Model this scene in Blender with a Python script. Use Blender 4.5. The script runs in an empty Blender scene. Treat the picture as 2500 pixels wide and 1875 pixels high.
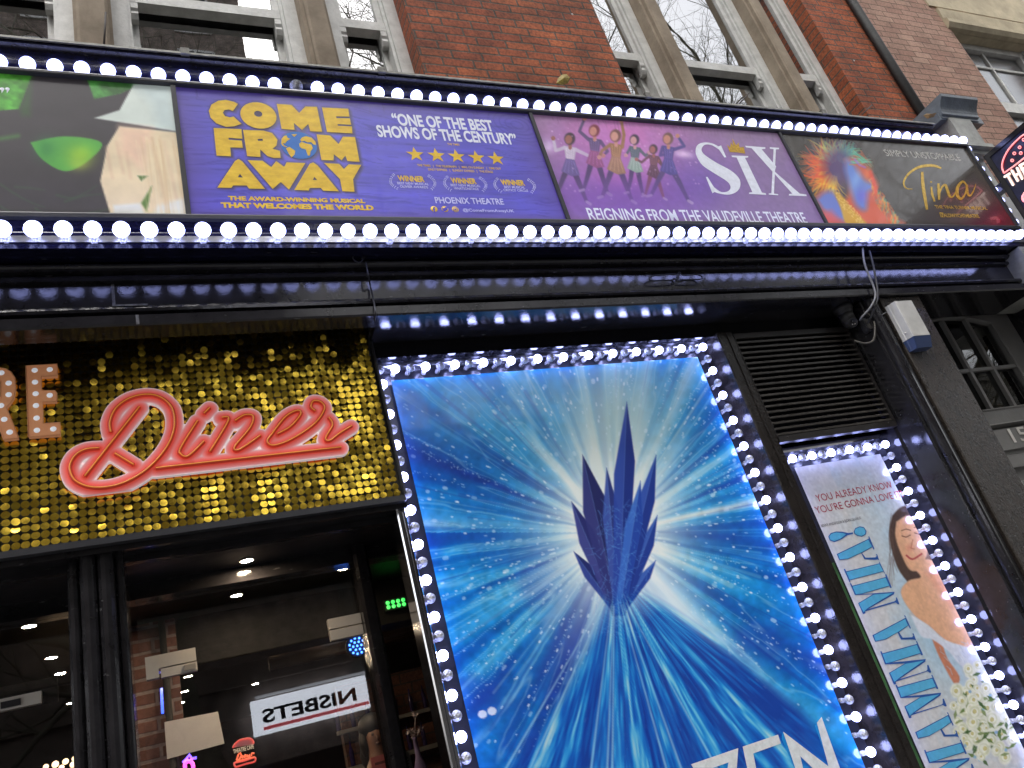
import bpy, bmesh, math, random
import numpy as np
from mathutils import Vector, Matrix
from mathutils.geometry import tessellate_polygon

scene = bpy.context.scene
random.seed(7)
RNG = np.random.default_rng(11)

# ------------------------------------------------------------------ camera
# facade coordinates: x along the street, D metres from the camera into the facade, z metres above the camera
CR = np.array([[0.9024825, -0.0762955, 0.4239156],
               [-0.3428175, 0.4686157, 0.8141717],
               [-0.2607711, -0.8801013, 0.396762]])
CF = 1926.49          # focal length in photo pixels (2500 wide)
EYE = 1.6             # camera height above the pavement
def W(x, D, z):
    return Vector((x, D - 3.0, z + EYE))
cam_d = bpy.data.cameras.new("camera")
cam = bpy.data.objects.new("camera", cam_d)
scene.collection.objects.link(cam)
m = Matrix.Identity(4)
for r in range(3):
    m[r][0] = CR[r, 0]; m[r][1] = -CR[r, 1]; m[r][2] = -CR[r, 2]
m.translation = W(0, 0, 0)
cam.matrix_world = m
cam_d.sensor_width = 36; cam_d.sensor_fit = 'HORIZONTAL'
cam_d.lens = CF / 2500 * 36
cam_d.clip_start = 0.05; cam_d.clip_end = 500
scene.camera = cam

# ------------------------------------------------------------------ light
world = bpy.data.worlds.new("World"); scene.world = world; world.use_nodes = True
nt = world.node_tree; nt.nodes.clear()
sky = nt.nodes.new('ShaderNodeTexSky'); sky.sky_type = 'NISHITA'; sky.sun_disc = False
SUN_EL, SUN_AZ = math.radians(52), math.radians(200)
sky.sun_elevation = SUN_EL; sky.sun_rotation = SUN_AZ
sky.air_density = 1.0; sky.dust_density = 6.0; sky.ozone_density = 1.0
hsv = nt.nodes.new('ShaderNodeHueSaturation'); hsv.inputs['Saturation'].default_value = 0.22
bg = nt.nodes.new('ShaderNodeBackground'); bg.inputs['Strength'].default_value = 0.15
wo = nt.nodes.new('ShaderNodeOutputWorld')
nt.links.new(sky.outputs[0], hsv.inputs['Color']); nt.links.new(hsv.outputs[0], bg.inputs[0]); nt.links.new(bg.outputs[0], wo.inputs[0])
sun_d = bpy.data.lights.new("sun", 'SUN'); sun_d.energy = 0.8; sun_d.angle = math.radians(35); sun_d.color = (1, 0.97, 0.93)
sun = bpy.data.objects.new("sun", sun_d); scene.collection.objects.link(sun)
sdir = Vector((math.sin(SUN_AZ) * math.cos(SUN_EL), math.cos(SUN_AZ) * math.cos(SUN_EL), math.sin(SUN_EL)))
sun.rotation_euler = sdir.to_track_quat('Z', 'Y').to_euler(); sun.location = sdir * 60
vs = scene.view_settings
scene.display_settings.display_device = 'sRGB'
vs.view_transform = 'Standard'; vs.look = 'None'; vs.exposure = 1.6; vs.gamma = 1.0; vs.use_curve_mapping = False
scene.cycles.max_bounces = 8; scene.cycles.transparent_max_bounces = 12
scene.cycles.sample_clamp_indirect = 6.0
scene.cycles.caustics_reflective = False; scene.cycles.caustics_refractive = False

# ------------------------------------------------------------------ helpers
def ray(px, py):
    return CR @ np.array([px - 1250.0, py - 937.5, CF])
def P(px, py, D):                     # photo pixel -> point on the plane at distance D, as (x, D, z)
    d = ray(px, py); t = D / d[1]; return (d[0] * t, D, d[2] * t)
def PZ(px, py, z):                    # photo pixel -> point on the level plane z
    d = ray(px, py); t = z / d[2]; return (d[0] * t, d[1] * t, z)
def proj(X, Y, Z):
    a = CR.T @ np.stack([X.ravel(), Y.ravel(), Z.ravel()])
    return (1250 + CF * a[0] / a[2]).reshape(X.shape), (937.5 + CF * a[1] / a[2]).reshape(X.shape)
def zc(ox, oy, k):
    return lambda *pts: [(ox + a / k, oy + b / k) for a, b in pts]
def lin(c):
    c = np.asarray(c, float) / 255.0
    return np.where(c <= 0.04045, c / 12.92, ((c + 0.055) / 1.055) ** 2.4)
def L3(r, g, b):
    v = lin((r, g, b)); return (float(v[0]), float(v[1]), float(v[2]))

def tag(o, label=None, cat=None, group=None, kind=None):
    if label: o['label'] = label
    if cat: o['category'] = cat
    if group: o['group'] = group
    if kind: o['kind'] = kind
    return o
def link(o):
    scene.collection.objects.link(o); return o
def thing(name, loc, label, cat, group=None, kind=None):
    o = bpy.data.objects.new(name, None); link(o); o.location = W(*loc); o.empty_display_size = 0.1
    return tag(o, label, cat, group, kind)
def wloc(o):
    v = Vector(o.location)
    while o.parent: o = o.parent; v += o.location
    return v
def adopt(o, parent):
    o.parent = parent; return o
def copy_tree(o, parent=None):
    c = o.copy(); link(c)
    if parent is not None: c.parent = parent
    for ch in [k for k in bpy.data.objects if k.parent == o]: copy_tree(ch, c)
    return c

class MB:
    """collects shapes given in facade coordinates (x, D, z)"""
    def __init__(s): s.v = []; s.f = []; s.sm = []
    def add(s, vs_, fs, smooth=False):
        n = len(s.v); s.v += [tuple(map(float, q)) for q in vs_]
        for f in fs: s.f.append([i + n for i in f]); s.sm.append(smooth)
    def box(s, x0, x1, d0, d1, z0, z1):
        s.add([(x0, d0, z0), (x1, d0, z0), (x1, d1, z0), (x0, d1, z0), (x0, d0, z1), (x1, d0, z1), (x1, d1, z1), (x0, d1, z1)],
              [(0, 1, 5, 4), (1, 2, 6, 5), (2, 3, 7, 6), (3, 0, 4, 7), (4, 5, 6, 7), (3, 2, 1, 0)])
        return s
    def bbox(s, x0, x1, d0, d1, z0, z1, b=0.006):   # box with chamfered long edges
        prof = [(x0, z0 + b), (x0 + b, z0), (x1 - b, z0), (x1, z0 + b), (x1, z1 - b), (x1 - b, z1), (x0 + b, z1), (x0, z1 - b)]
        return s.prism(prof, d0, d1)
    def prism(s, poly, d0, d1, holes=()):           # outline in (x, z) pushed from d0 to d1
        loops = [list(poly)] + [list(h) for h in holes]
        flat = [p for l in loops for p in l]
        tris = tessellate_polygon([[Vector((a, b, 0)) for a, b in l] for l in loops])
        n = len(flat)
        vv = [(a, d0, b) for a, b in flat] + [(a, d1, b) for a, b in flat]
        ff = [tuple(t) for t in tris] + [tuple(i + n for i in reversed(t)) for t in tris]
        o = 0
        for l in loops:
            for i in range(len(l)):
                j = (i + 1) % len(l); ff.append((o + i, o + j, o + j + n, o + i + n))
            o += len(l)
        s.add(vv, ff); return s
    def flat(s, poly, D, holes=()):                 # thin cut-out facing the street
        loops = [list(poly)] + [list(h) for h in holes]
        flat = [p for l in loops for p in l]
        tris = tessellate_polygon([[Vector((a, b, 0)) for a, b in l] for l in loops])
        s.add([(a, D, b) for a, b in flat], [tuple(t) for t in tris]); return s
    def profx(s, prof, x0, x1, smooth=False, cap=True):   # (D, z) profile run along x
        n = len(prof)
        s.add([(x0, d, z) for d, z in prof] + [(x1, d, z) for d, z in prof],
              [(i, i + 1, i + 1 + n, i + n) for i in range(n - 1)], smooth)
        if cap:
            for x in (x0, x1):
                t = tessellate_polygon([[Vector((d, z, 0)) for d, z in prof]])
                s.add([(x, d, z) for d, z in prof], [tuple(q) for q in t])
        return s
    def profz(s, prof, z0, z1, smooth=False):       # (x, D) profile run up z
        n = len(prof)
        s.add([(x, d, z0) for x, d in prof] + [(x, d, z1) for x, d in prof],
              [(i, i + 1, i + 1 + n, i + n) for i in range(n - 1)], smooth)
        for z in (z0, z1):
            t = tessellate_polygon([[Vector((x, d, 0)) for x, d in prof]])
            s.add([(x, d, z) for x, d in prof], [tuple(q) for q in t])
        return s
    def tube(s, path, r, n=8, caps=True):
        path = [Vector(p) for p in path]; m_ = len(path)
        rr = r if isinstance(r, (list, tuple)) else [r] * m_
        ring = []; prev = None
        for i, p in enumerate(path):
            t = (path[min(i + 1, m_ - 1)] - path[max(i - 1, 0)])
            if t.length < 1e-9: t = Vector((0, 0, 1))
            t.normalize()
            if prev is None:
                a = Vector((0, 1, 0)) if abs(t.y) < 0.9 else Vector((1, 0, 0)); u = t.cross(a).normalized()
            else:
                u = (prev - t * prev.dot(t))
                u = u.normalized() if u.length > 1e-6 else t.orthogonal().normalized()
            prev = u; w = t.cross(u)
            ring.append([p + (u * math.cos(2 * math.pi * k / n) + w * math.sin(2 * math.pi * k / n)) * rr[i] for k in range(n)])
        vv = [q for l in ring for q in l]
        ff = [(i * n + k, i * n + (k + 1) % n, (i + 1) * n + (k + 1) % n, (i + 1) * n + k) for i in range(m_ - 1) for k in range(n)]
        if caps: ff += [tuple(reversed(range(n))), tuple((m_ - 1) * n + k for k in range(n))]
        s.add(vv, ff, True); return s
    def lathe(s, c, axis, prof, n=16):              # prof = [(radius, distance along axis)]
        c = Vector(c); ax = Vector(axis).normalized(); u = ax.orthogonal().normalized(); w = ax.cross(u)
        vv = [c + ax * h + (u * math.cos(2 * math.pi * k / n) + w * math.sin(2 * math.pi * k / n)) * r for r, h in prof for k in range(n)]
        m_ = len(prof)
        ff = [(i * n + k, i * n + (k + 1) % n, (i + 1) * n + (k + 1) % n, (i + 1) * n + k) for i in range(m_ - 1) for k in range(n)]
        if prof[0][0] > 1e-4: ff.append(tuple(reversed(range(n))))
        if prof[-1][0] > 1e-4: ff.append(tuple((m_ - 1) * n + k for k in range(n)))
        s.add(vv, ff, True); return s
    def ball(s, c, r, n=14, sq=(1, 1, 1)):
        m_ = n // 2 + 1
        vv = []; ff = []
        for i in range(m_ + 1):
            th = math.pi * i / m_
            for k in range(n):
                ph = 2 * math.pi * k / n
                vv.append((c[0] + sq[0] * r * math.sin(th) * math.cos(ph), c[1] + sq[1] * r * math.sin(th) * math.sin(ph), c[2] + sq[2] * r * math.cos(th)))
        for i in range(m_):
            for k in range(n):
                ff.append((i * n + k, i * n + (k + 1) % n, (i + 1) * n + (k + 1) % n, (i + 1) * n + k))
        s.add(vv, ff, True); return s
    def text(s, body, D, bl, br, tl, bold=0.0, pl=None):   # writing fitted between photo pixels: baseline ends and top of first capitals
        v, f = glyphs(body, bold)
        a = P(*bl, D); b = P(*br, D); t = P(*tl, D)
        x0, x1 = a[0], b[0]; z0 = (a[2] + b[2]) / 2; z1 = z0 + (t[2] - a[2])
        X0, X1 = v[:, 0].min(), v[:, 0].max(); cap = CAP[bold]
        s.add([(x0 + (q[0] - X0) / (X1 - X0) * (x1 - x0), D, z0 + q[1] / cap * (z1 - z0)) for q in v], f); return s
    def textw(s, body, D, x0, x1, z0, z1, bold=0.0):
        v, f = glyphs(body, bold)
        X0, X1 = v[:, 0].min(), v[:, 0].max(); cap = CAP[bold]
        s.add([(x0 + (q[0] - X0) / (X1 - X0) * (x1 - x0), D, z0 + q[1] / cap * (z1 - z0)) for q in v], f); return s
    def build(s, name, mat, parent=None, top=None, auto=None):
        me = bpy.data.meshes.new(name)
        off = W(0, 0, 0)
        wv = [Vector((x, d - 3.0, z + EYE)) for x, d, z in s.v]
        if parent is not None: o0 = wloc(parent)
        else:
            lo = [min(q[i] for q in wv) for i in range(3)]; hi = [max(q[i] for q in wv) for i in range(3)]
            o0 = Vector(((lo[0] + hi[0]) / 2, (lo[1] + hi[1]) / 2, lo[2]))
        me.from_pydata([q - o0 for q in wv], [], s.f)
        me.polygons.foreach_set('use_smooth', s.sm)
        me.materials.append(mat); me.update()
        bm = bmesh.new(); bm.from_mesh(me); bmesh.ops.recalc_face_normals(bm, faces=bm.faces); bm.to_mesh(me); bm.free()
        o = bpy.data.objects.new(name, me); link(o)
        if parent is not None: o.parent = parent
        else: o.location = o0
        return o

_gc = {}; CAP = {}
def _font(body, bold):
    cu = bpy.data.curves.new('t', 'FONT'); cu.body = body; cu.fill_mode = 'FRONT'; cu.offset = bold; cu.resolution_u = 4
    ob = bpy.data.objects.new('t', cu); link(ob)
    dg = bpy.context.evaluated_depsgraph_get(); dg.update()
    ev = ob.evaluated_get(dg); me = ev.to_mesh()
    v = np.array([tuple(q.co)[:2] for q in me.vertices]); f = [tuple(p.vertices) for p in me.polygons]
    ev.to_mesh_clear(); bpy.data.objects.remove(ob); bpy.data.curves.remove(cu)
    return v, f
def glyphs(body, bold):
    if bold not in CAP: CAP[bold] = float(_font('H', bold)[0][:, 1].max())
    if (body, bold) not in _gc: _gc[(body, bold)] = _font(body, bold)
    return _gc[(body, bold)]

def catmull(pts, n=8):
    pts = [np.array(p, float) for p in pts]; out = []
    for i in range(len(pts) - 1):
        p0 = pts[max(i - 1, 0)]; p1 = pts[i]; p2 = pts[i + 1]; p3 = pts[min(i + 2, len(pts) - 1)]
        for k in range(n):
            t = k / n
            out.append(0.5 * ((2 * p1) + (-p0 + p2) * t + (2 * p0 - 5 * p1 + 4 * p2 - p3) * t * t + (-p0 + 3 * p1 - 3 * p2 + p3) * t ** 3))
    out.append(pts[-1]); return [tuple(q) for q in out]

# ------------------------------------------------------------------ materials
EK = 0.33                                            # lamp strengths below are for exposure 0
def nodes(name):
    mt = bpy.data.materials.new(name); mt.use_nodes = True
    return mt, mt.node_tree, mt.node_tree.nodes['Principled BSDF']
def coords(t, scale=(1, 1, 1), kind='Object'):
    tc = t.nodes.new('ShaderNodeTexCoord'); mp = t.nodes.new('ShaderNodeMapping'); mp.inputs['Scale'].default_value = scale
    t.links.new(tc.outputs[kind], mp.inputs[0]); return mp.outputs[0]
def bumpify(t, bsdf, layers, strength=0.3, dist=0.01, stretch=(1, 1, 1)):
    prev = None
    for sc, st in layers:
        nz = t.nodes.new('ShaderNodeTexNoise'); nz.inputs['Scale'].default_value = sc; nz.inputs['Detail'].default_value = 4
        t.links.new(coords(t, stretch), nz.inputs['Vector'])
        b = t.nodes.new('ShaderNodeBump'); b.inputs['Strength'].default_value = st; b.inputs['Distance'].default_value = dist
        t.links.new(nz.outputs[0], b.inputs['Height'])
        if prev: t.links.new(prev.outputs[0], b.inputs['Normal'])
        prev = b
    if prev: t.links.new(prev.outputs[0], bsdf.inputs['Normal'])
def simple(name, col, rough=0.5, metal=0.0, vary=0.15, vscale=6.0, bump=None, emit=None, estr=0.0, spec=0.5, rvar=0.0, coat=0.0, dist=0.01, stretch=(1, 1, 1), col2=None, flecks=0.0):
    mt, t, b = nodes(name)
    c = tuple(col) + (1,)
    if vary > 0 or col2:
        nz = t.nodes.new('ShaderNodeTexNoise'); nz.inputs['Scale'].default_value = vscale; nz.inputs['Detail'].default_value = 6; nz.inputs['Roughness'].default_value = 0.65
        t.links.new(coords(t, stretch), nz.inputs['Vector'])
        rp = t.nodes.new('ShaderNodeValToRGB'); rp.color_ramp.elements[0].position = 0.3; rp.color_ramp.elements[1].position = 0.72
        rp.color_ramp.elements[0].color = tuple(x * (1 - vary) for x in col) + (1,)
        rp.color_ramp.elements[1].color = (tuple(col2) + (1,)) if col2 else tuple(min(1, x * (1 + vary)) for x in col) + (1,)
        t.links.new(nz.outputs[0], rp.inputs[0]); t.links.new(rp.outputs[0], b.inputs['Base Color'])
        if flecks:                                   # small chips and pale grime
            n3 = t.nodes.new('ShaderNodeTexNoise'); n3.inputs['Scale'].default_value = 55; n3.inputs['Detail'].default_value = 3
            t.links.new(coords(t, (0.35, 1, 1)), n3.inputs['Vector'])
            m3 = t.nodes.new('ShaderNodeMapRange'); m3.inputs['From Min'].default_value = 0.68; m3.inputs['From Max'].default_value = 0.76
            t.links.new(n3.outputs[0], m3.inputs['Value'])
            x3 = t.nodes.new('ShaderNodeMix'); x3.data_type = 'RGBA'; x3.inputs[7].default_value = (flecks, flecks, flecks, 1)
            t.links.new(m3.outputs[0], x3.inputs[0]); t.links.new(rp.outputs[0], x3.inputs[6]); t.links.new(x3.outputs[2], b.inputs['Base Color'])
        if rvar > 0:
            mr = t.nodes.new('ShaderNodeMapRange'); mr.inputs['To Min'].default_value = max(0.02, rough - rvar); mr.inputs['To Max'].default_value = rough + rvar
            t.links.new(nz.outputs[0], mr.inputs['Value']); t.links.new(mr.outputs[0], b.inputs['Roughness'])
    else: b.inputs['Base Color'].default_value = c
    if not rvar: b.inputs['Roughness'].default_value = rough
    b.inputs['Metallic'].default_value = metal
    b.inputs['Specular IOR Level'].default_value = spec
    b.inputs['Coat Weight'].default_value = coat
    if bump: bumpify(t, b, bump, dist=dist, stretch=stretch)
    if emit: b.inputs['Emission Color'].default_value = tuple(emit) + (1,); b.inputs['Emission Strength'].default_value = estr * EK
    return mt
def printed(name, rough=0.3, glow=0.0, spec=0.5, coat=0.0):     # a print: its own ink colours, carried on the sheet's points
    mt, t, b = nodes(name)
    a = t.nodes.new('ShaderNodeAttribute'); a.attribute_name = 'ink'
    t.links.new(a.outputs['Color'], b.inputs['Base Color']); b.inputs['Roughness'].default_value = rough; b.inputs['Specular IOR Level'].default_value = spec
    if glow: t.links.new(a.outputs['Color'], b.inputs['Emission Color']); b.inputs['Emission Strength'].default_value = glow * EK
    nz = t.nodes.new('ShaderNodeTexNoise'); nz.inputs['Scale'].default_value = 3.0
    t.links.new(coords(t), nz.inputs['Vector'])
    bp = t.nodes.new('ShaderNodeBump'); bp.inputs['Strength'].default_value = 0.06; bp.inputs['Distance'].default_value = 0.02
    t.links.new(nz.outputs[0], bp.inputs['Height']); t.links.new(bp.outputs[0], b.inputs['Normal'])
    b.inputs['Coat Weight'].default_value = coat
    return mt
def brick(name, c1, c2, cm, row=0.079, width=0.226, mortar=0.007, rough=0.85, dark=0.55, scale_blotch=3.5, spots=0.55):
    mt, t, b = nodes(name)
    tc = t.nodes.new('ShaderNodeTexCoord'); sp = t.nodes.new('ShaderNodeSeparateXYZ'); t.links.new(tc.outputs['Object'], sp.inputs[0])
    ad = t.nodes.new('ShaderNodeMath'); ad.operation = 'ADD'; t.links.new(sp.outputs[0], ad.inputs[0]); t.links.new(sp.outputs[1], ad.inputs[1])
    wob = t.nodes.new('ShaderNodeTexNoise'); wob.inputs['Scale'].default_value = 5.0; t.links.new(tc.outputs['Object'], wob.inputs['Vector'])
    wm = t.nodes.new('ShaderNodeMath'); wm.operation = 'MULTIPLY_ADD'; wm.inputs[1].default_value = 0.012; t.links.new(wob.outputs[0], wm.inputs[0]); t.links.new(sp.outputs[2], wm.inputs[2])
    cb = t.nodes.new('ShaderNodeCombineXYZ'); t.links.new(ad.outputs[0], cb.inputs[0]); t.links.new(wm.outputs[0], cb.inputs[1])
    br = t.nodes.new('ShaderNodeTexBrick'); t.links.new(cb.outputs[0], br.inputs['Vector'])
    br.inputs['Scale'].default_value = 1.0; br.inputs['Brick Width'].default_value = width; br.inputs['Row Height'].default_value = row
    br.inputs['Mortar Size'].default_value = mortar; br.inputs['Mortar Smooth'].default_value = 0.3; br.inputs['Bias'].default_value = 0.0
    br.offset = 0.37; br.squash = 1.0; br.squash_frequency = 2
    br.inputs['Color1'].default_value = tuple(c1) + (1,); br.inputs['Color2'].default_value = tuple(c2) + (1,); br.inputs['Mortar'].default_value = tuple(cm) + (1,)
    n1 = t.nodes.new('ShaderNodeTexNoise'); n1.inputs['Scale'].default_value = scale_blotch; n1.inputs['Detail'].default_value = 5; t.links.new(tc.outputs['Object'], n1.inputs['Vector'])
    n2 = t.nodes.new('ShaderNodeTexNoise'); n2.inputs['Scale'].default_value = 45; n2.inputs['Detail'].default_value = 6; n2.inputs['Roughness'].default_value = 0.7; t.links.new(tc.outputs['Object'], n2.inputs['Vector'])
    r1 = t.nodes.new('ShaderNodeMapRange'); r1.inputs['From Min'].default_value = 0.3; r1.inputs['From Max'].default_value = 0.7; r1.inputs['To Min'].default_value = 1 - dark; r1.inputs['To Max'].default_value = 1.15
    t.links.new(n1.outputs[0], r1.inputs['Value'])
    r2 = t.nodes.new('ShaderNodeMapRange'); r2.inputs['From Min'].default_value = 0.35; r2.inputs['From Max'].default_value = 0.6; r2.inputs['To Min'].default_value = 1 - spots; r2.inputs['To Max'].default_value = 1.1
    t.links.new(n2.outputs[0], r2.inputs['Value'])
    mu = t.nodes.new('ShaderNodeMath'); mu.operation = 'MULTIPLY'; t.links.new(r1.outputs[0], mu.inputs[0]); t.links.new(r2.outputs[0], mu.inputs[1])
    mx = t.nodes.new('ShaderNodeVectorMath'); mx.operation = 'SCALE'; t.links.new(br.outputs['Color'], mx.inputs[0]); t.links.new(mu.outputs[0], mx.inputs['Scale'])
    t.links.new(mx.outputs[0], b.inputs['Base Color']); b.inputs['Roughness'].default_value = rough
    inv = t.nodes.new('ShaderNodeMath'); inv.operation = 'MULTIPLY_ADD'; inv.inputs[1].default_value = -1.0; t.links.new(br.outputs['Fac'], inv.inputs[0])
    sc = t.nodes.new('ShaderNodeMath'); sc.operation = 'MULTIPLY'; sc.inputs[1].default_value = 0.35; t.links.new(n2.outputs[0], sc.inputs[0]); t.links.new(sc.outputs[0], inv.inputs[2])
    bp = t.nodes.new('ShaderNodeBump'); bp.inputs['Strength'].default_value = 0.7; bp.inputs['Distance'].default_value = 0.008
    t.links.new(inv.outputs[0], bp.inputs['Height']); t.links.new(bp.outputs[0], b.inputs['Normal'])
    return mt
def glass(name, refl=0.12, tint=(1, 1, 1), rough=0.0, wave=0.0):
    mt = bpy.data.materials.new(name); mt.use_nodes = True; t = mt.node_tree; t.nodes.clear()
    o = t.nodes.new('ShaderNodeOutputMaterial'); mx = t.nodes.new('ShaderNodeMixShader')
    tr = t.nodes.new('ShaderNodeBsdfTransparent'); tr.inputs[0].default_value = tuple(tint) + (1,)
    gl = t.nodes.new('ShaderNodeBsdfGlossy'); gl.inputs['Roughness'].default_value = rough
    fr = t.nodes.new('ShaderNodeFresnel'); fr.inputs['IOR'].default_value = 1.5
    ma = t.nodes.new('ShaderNodeMath'); ma.operation = 'ADD'; ma.inputs[1].default_value = refl; ma.use_clamp = True
    t.links.new(fr.outputs[0], ma.inputs[0]); t.links.new(ma.outputs[0], mx.inputs[0])
    t.links.new(tr.outputs[0], mx.inputs[1]); t.links.new(gl.outputs[0], mx.inputs[2]); t.links.new(mx.outputs[0], o.inputs[0])
    if wave:
        nz = t.nodes.new('ShaderNodeTexNoise'); nz.inputs['Scale'].default_value = 1.6; t.links.new(coords(t), nz.inputs['Vector'])
        bp = t.nodes.new('ShaderNodeBump'); bp.inputs['Strength'].default_value = wave; bp.inputs['Distance'].default_value = 0.02
        t.links.new(nz.outputs[0], bp.inputs['Height']); t.links.new(bp.outputs[0], gl.inputs['Normal'])
    return mt
def clear_plastic(name, glow=None, gstr=0.0, alpha=0.45):       # faceted clear lamp plastic
    mt = bpy.data.materials.new(name); mt.use_nodes = True; t = mt.node_tree; b = t.nodes['Principled BSDF']
    b.inputs['Base Color'].default_value = (0.75, 0.76, 0.8, 1); b.inputs['Roughness'].default_value = 0.08; b.inputs['Specular IOR Level'].default_value = 0.9
    vo = t.nodes.new('ShaderNodeTexVoronoi'); vo.inputs['Scale'].default_value = 110; t.links.new(coords(t), vo.inputs['Vector'])
    bp = t.nodes.new('ShaderNodeBump'); bp.inputs['Strength'].default_value = 0.9; bp.inputs['Distance'].default_value = 0.006
    t.links.new(vo.outputs['Distance'], bp.inputs['Height']); t.links.new(bp.outputs[0], b.inputs['Normal'])
    mr = t.nodes.new('ShaderNodeMapRange'); mr.inputs['From Max'].default_value = 0.6; mr.inputs['To Min'].default_value = alpha * 0.45; mr.inputs['To Max'].default_value = min(1, alpha * 1.6)
    t.links.new(vo.outputs['Distance'], mr.inputs['Value']); t.links.new(mr.outputs[0], b.inputs['Alpha'])
    if glow:
        b.inputs['Emission Color'].default_value = tuple(glow) + (1,)
        m2 = t.nodes.new('ShaderNodeMapRange'); m2.inputs['From Max'].default_value = 0.7; m2.inputs['To Min'].default_value = gstr * 1.6 * EK; m2.inputs['To Max'].default_value = gstr * 0.1 * EK
        t.links.new(vo.outputs['Distance'], m2.inputs['Value']); t.links.new(m2.outputs[0], b.inputs['Emission Strength'])
    return mt
def lamp(name, col, strength):
    mt, t, b = nodes(name); b.inputs['Base Color'].default_value = (0.8, 0.8, 0.8, 1)
    b.inputs['Emission Color'].default_value = tuple(col) + (1,); b.inputs['Emission Strength'].default_value = strength * EK
    return mt

BULB = (0.40, 0.45, 1.0)
M = dict(
    black=simple('black_gloss_paint', (0.019, 0.018, 0.020), 0.10, flecks=0.10, vary=0.4, vscale=9, bump=[(26, 0.09), (150, 0.05)], rvar=0.05, dist=0.006),
    soffit=simple('black_gloss_soffit', (0.009, 0.009, 0.011), 0.08, vary=0.3, bump=[(30, 0.10), (120, 0.06)], dist=0.006),
    navy=simple('navy_gloss_paint', (0.008, 0.008, 0.028), 0.13, flecks=0.06, vary=0.4, vscale=10, bump=[(40, 0.18)], rvar=0.06, dist=0.005),
    pilaster=simple('worn_brown_paint', (0.034, 0.026, 0.020), 0.28, flecks=0.14, vary=0.45, vscale=14, bump=[(70, 0.75), (190, 0.5)], dist=0.006, rvar=0.12),
    console=simple('grey_blue_paint', (0.30, 0.30, 0.27), 0.38, vary=0.35, vscale=8, bump=[(60, 0.35)], dist=0.005),
    lead=simple('weathered_lead', (0.2, 0.195, 0.17), 0.6, vary=0.5, vscale=18, bump=[(50, 0.5)]),
    dark=simple('dark_soot', (0.012, 0.012, 0.013), 0.7, vary=0.3),
    frame=simple('anodised_black', (0.045, 0.045, 0.05), 0.35, metal=0.3, vary=0.2),
    silver=simple('brushed_silver', (0.62, 0.62, 0.64), 0.28, metal=1.0, vary=0.15, bump=[(30, 0.1)]),
    chrome=simple('polished_chrome', (0.7, 0.7, 0.73), 0.1, metal=1.0, vary=0.1),
    steel=simple('satin_steel', (0.72, 0.69, 0.64), 0.5, metal=0.15, vary=0.1),
    stone=simple('brown_stone', (0.24, 0.185, 0.13), 0.9, vary=0.35, vscale=3, bump=[(40, 0.35), (9, 0.2)], col2=(0.34, 0.28, 0.21)),
    palestone=simple('pale_stone', (0.42, 0.36, 0.25), 0.85, vary=0.25, vscale=4, bump=[(40, 0.3)]),
    sash=simple('white_sash_paint', (0.55, 0.55, 0.53), 0.5, vary=0.2, vscale=10, bump=[(60, 0.25)]),
    winglass=glass('window_glass', 0.52, wave=0.05),
    doorglass=glass('door_glass', 0.025),
    blind=simple('grey_roller_blind', (0.62, 0.60, 0.56), 0.9, vary=0.12),
    room=simple('dark_room', (0.035, 0.035, 0.035), 0.9, vary=0.2),
    redbrick=brick('red_brick', (0.30, 0.066, 0.022), (0.42, 0.108, 0.034), (0.11, 0.075, 0.055), mortar=0.0085),
    pinkbrick=brick('pink_brick', (0.31, 0.17, 0.125), (0.40, 0.25, 0.185), (0.11, 0.075, 0.055), row=0.080, width=0.235, mortar=0.0055, dark=0.25, spots=0.25))

# ------------------------------------------------------------------ ground
g = MB(); g.box(-60, 90, -60, 40, -1.9, -1.72); o = g.build('road', simple('asphalt', (0.05, 0.05, 0.052), 0.85, vary=0.3, vscale=3, bump=[(80, 0.4)])); tag(o, kind='structure')
pv = simple('paving', (0.24, 0.235, 0.225), 0.8, vary=0.25, vscale=2, bump=[(40, 0.2)])
g = MB(); g.box(-60, 90, -0.9, 3.3, -1.716, -1.60); o = g.build('pavement', pv); tag(o, kind='structure')
g = MB(); g.box(-60, 90, -11.0, -7.0, -1.716, -1.60); o = g.build('far_pavement', pv); tag(o, kind='structure')

# ------------------------------------------------------------------ red brick upper storeys
WD = 3.45                                            # brick face
TOP = 9.5
rb = thing('red_brick_building', (2.5, 3.7, -1.6), 'orange red brick upper storeys with tall white sash windows between brown stone mullions', 'building')
MUL = [(-0.19, 0.008), (1.119, 1.294), (3.988, 4.150), (5.218, 5.381)]
PIER = [(-3.2, -0.735), (1.834, 3.440), (5.924, 6.575)]
w = MB()
for a, b_ in PIER: w.box(a, b_, WD, 3.95, 3.30, TOP)
w.build('wall', M['redbrick'], rb)
for a, b_ in MUL:
    st = MB()
    c = 0.018
    st.profz([(a, 3.66), (a, WD + 0.05), (a + c, WD + 0.045), (a + c, WD + 0.012), (a + c + 0.015, WD), (b_ - c - 0.015, WD), (b_ - c, WD + 0.012), (b_ - c, WD + 0.045), (b_, WD + 0.05), (b_, 3.66)], 3.30, TOP)
    st.build('mullion', M['stone'], rb)
bk = MB(); bk.box(-3.2, 6.6, 4.35, 4.4, 3.3, TOP); bk.box(-3.2, 6.6, 3.95, 4.35, 3.28, 3.3); bk.build('room_back', M['room'], rb)
FD = 3.60                                           # window frame face
LIGHTS = [(-0.735, -0.19), (0.008, 1.119), (1.294, 1.834), (3.440, 3.988), (4.150, 5.218), (5.381, 5.924)]
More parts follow.
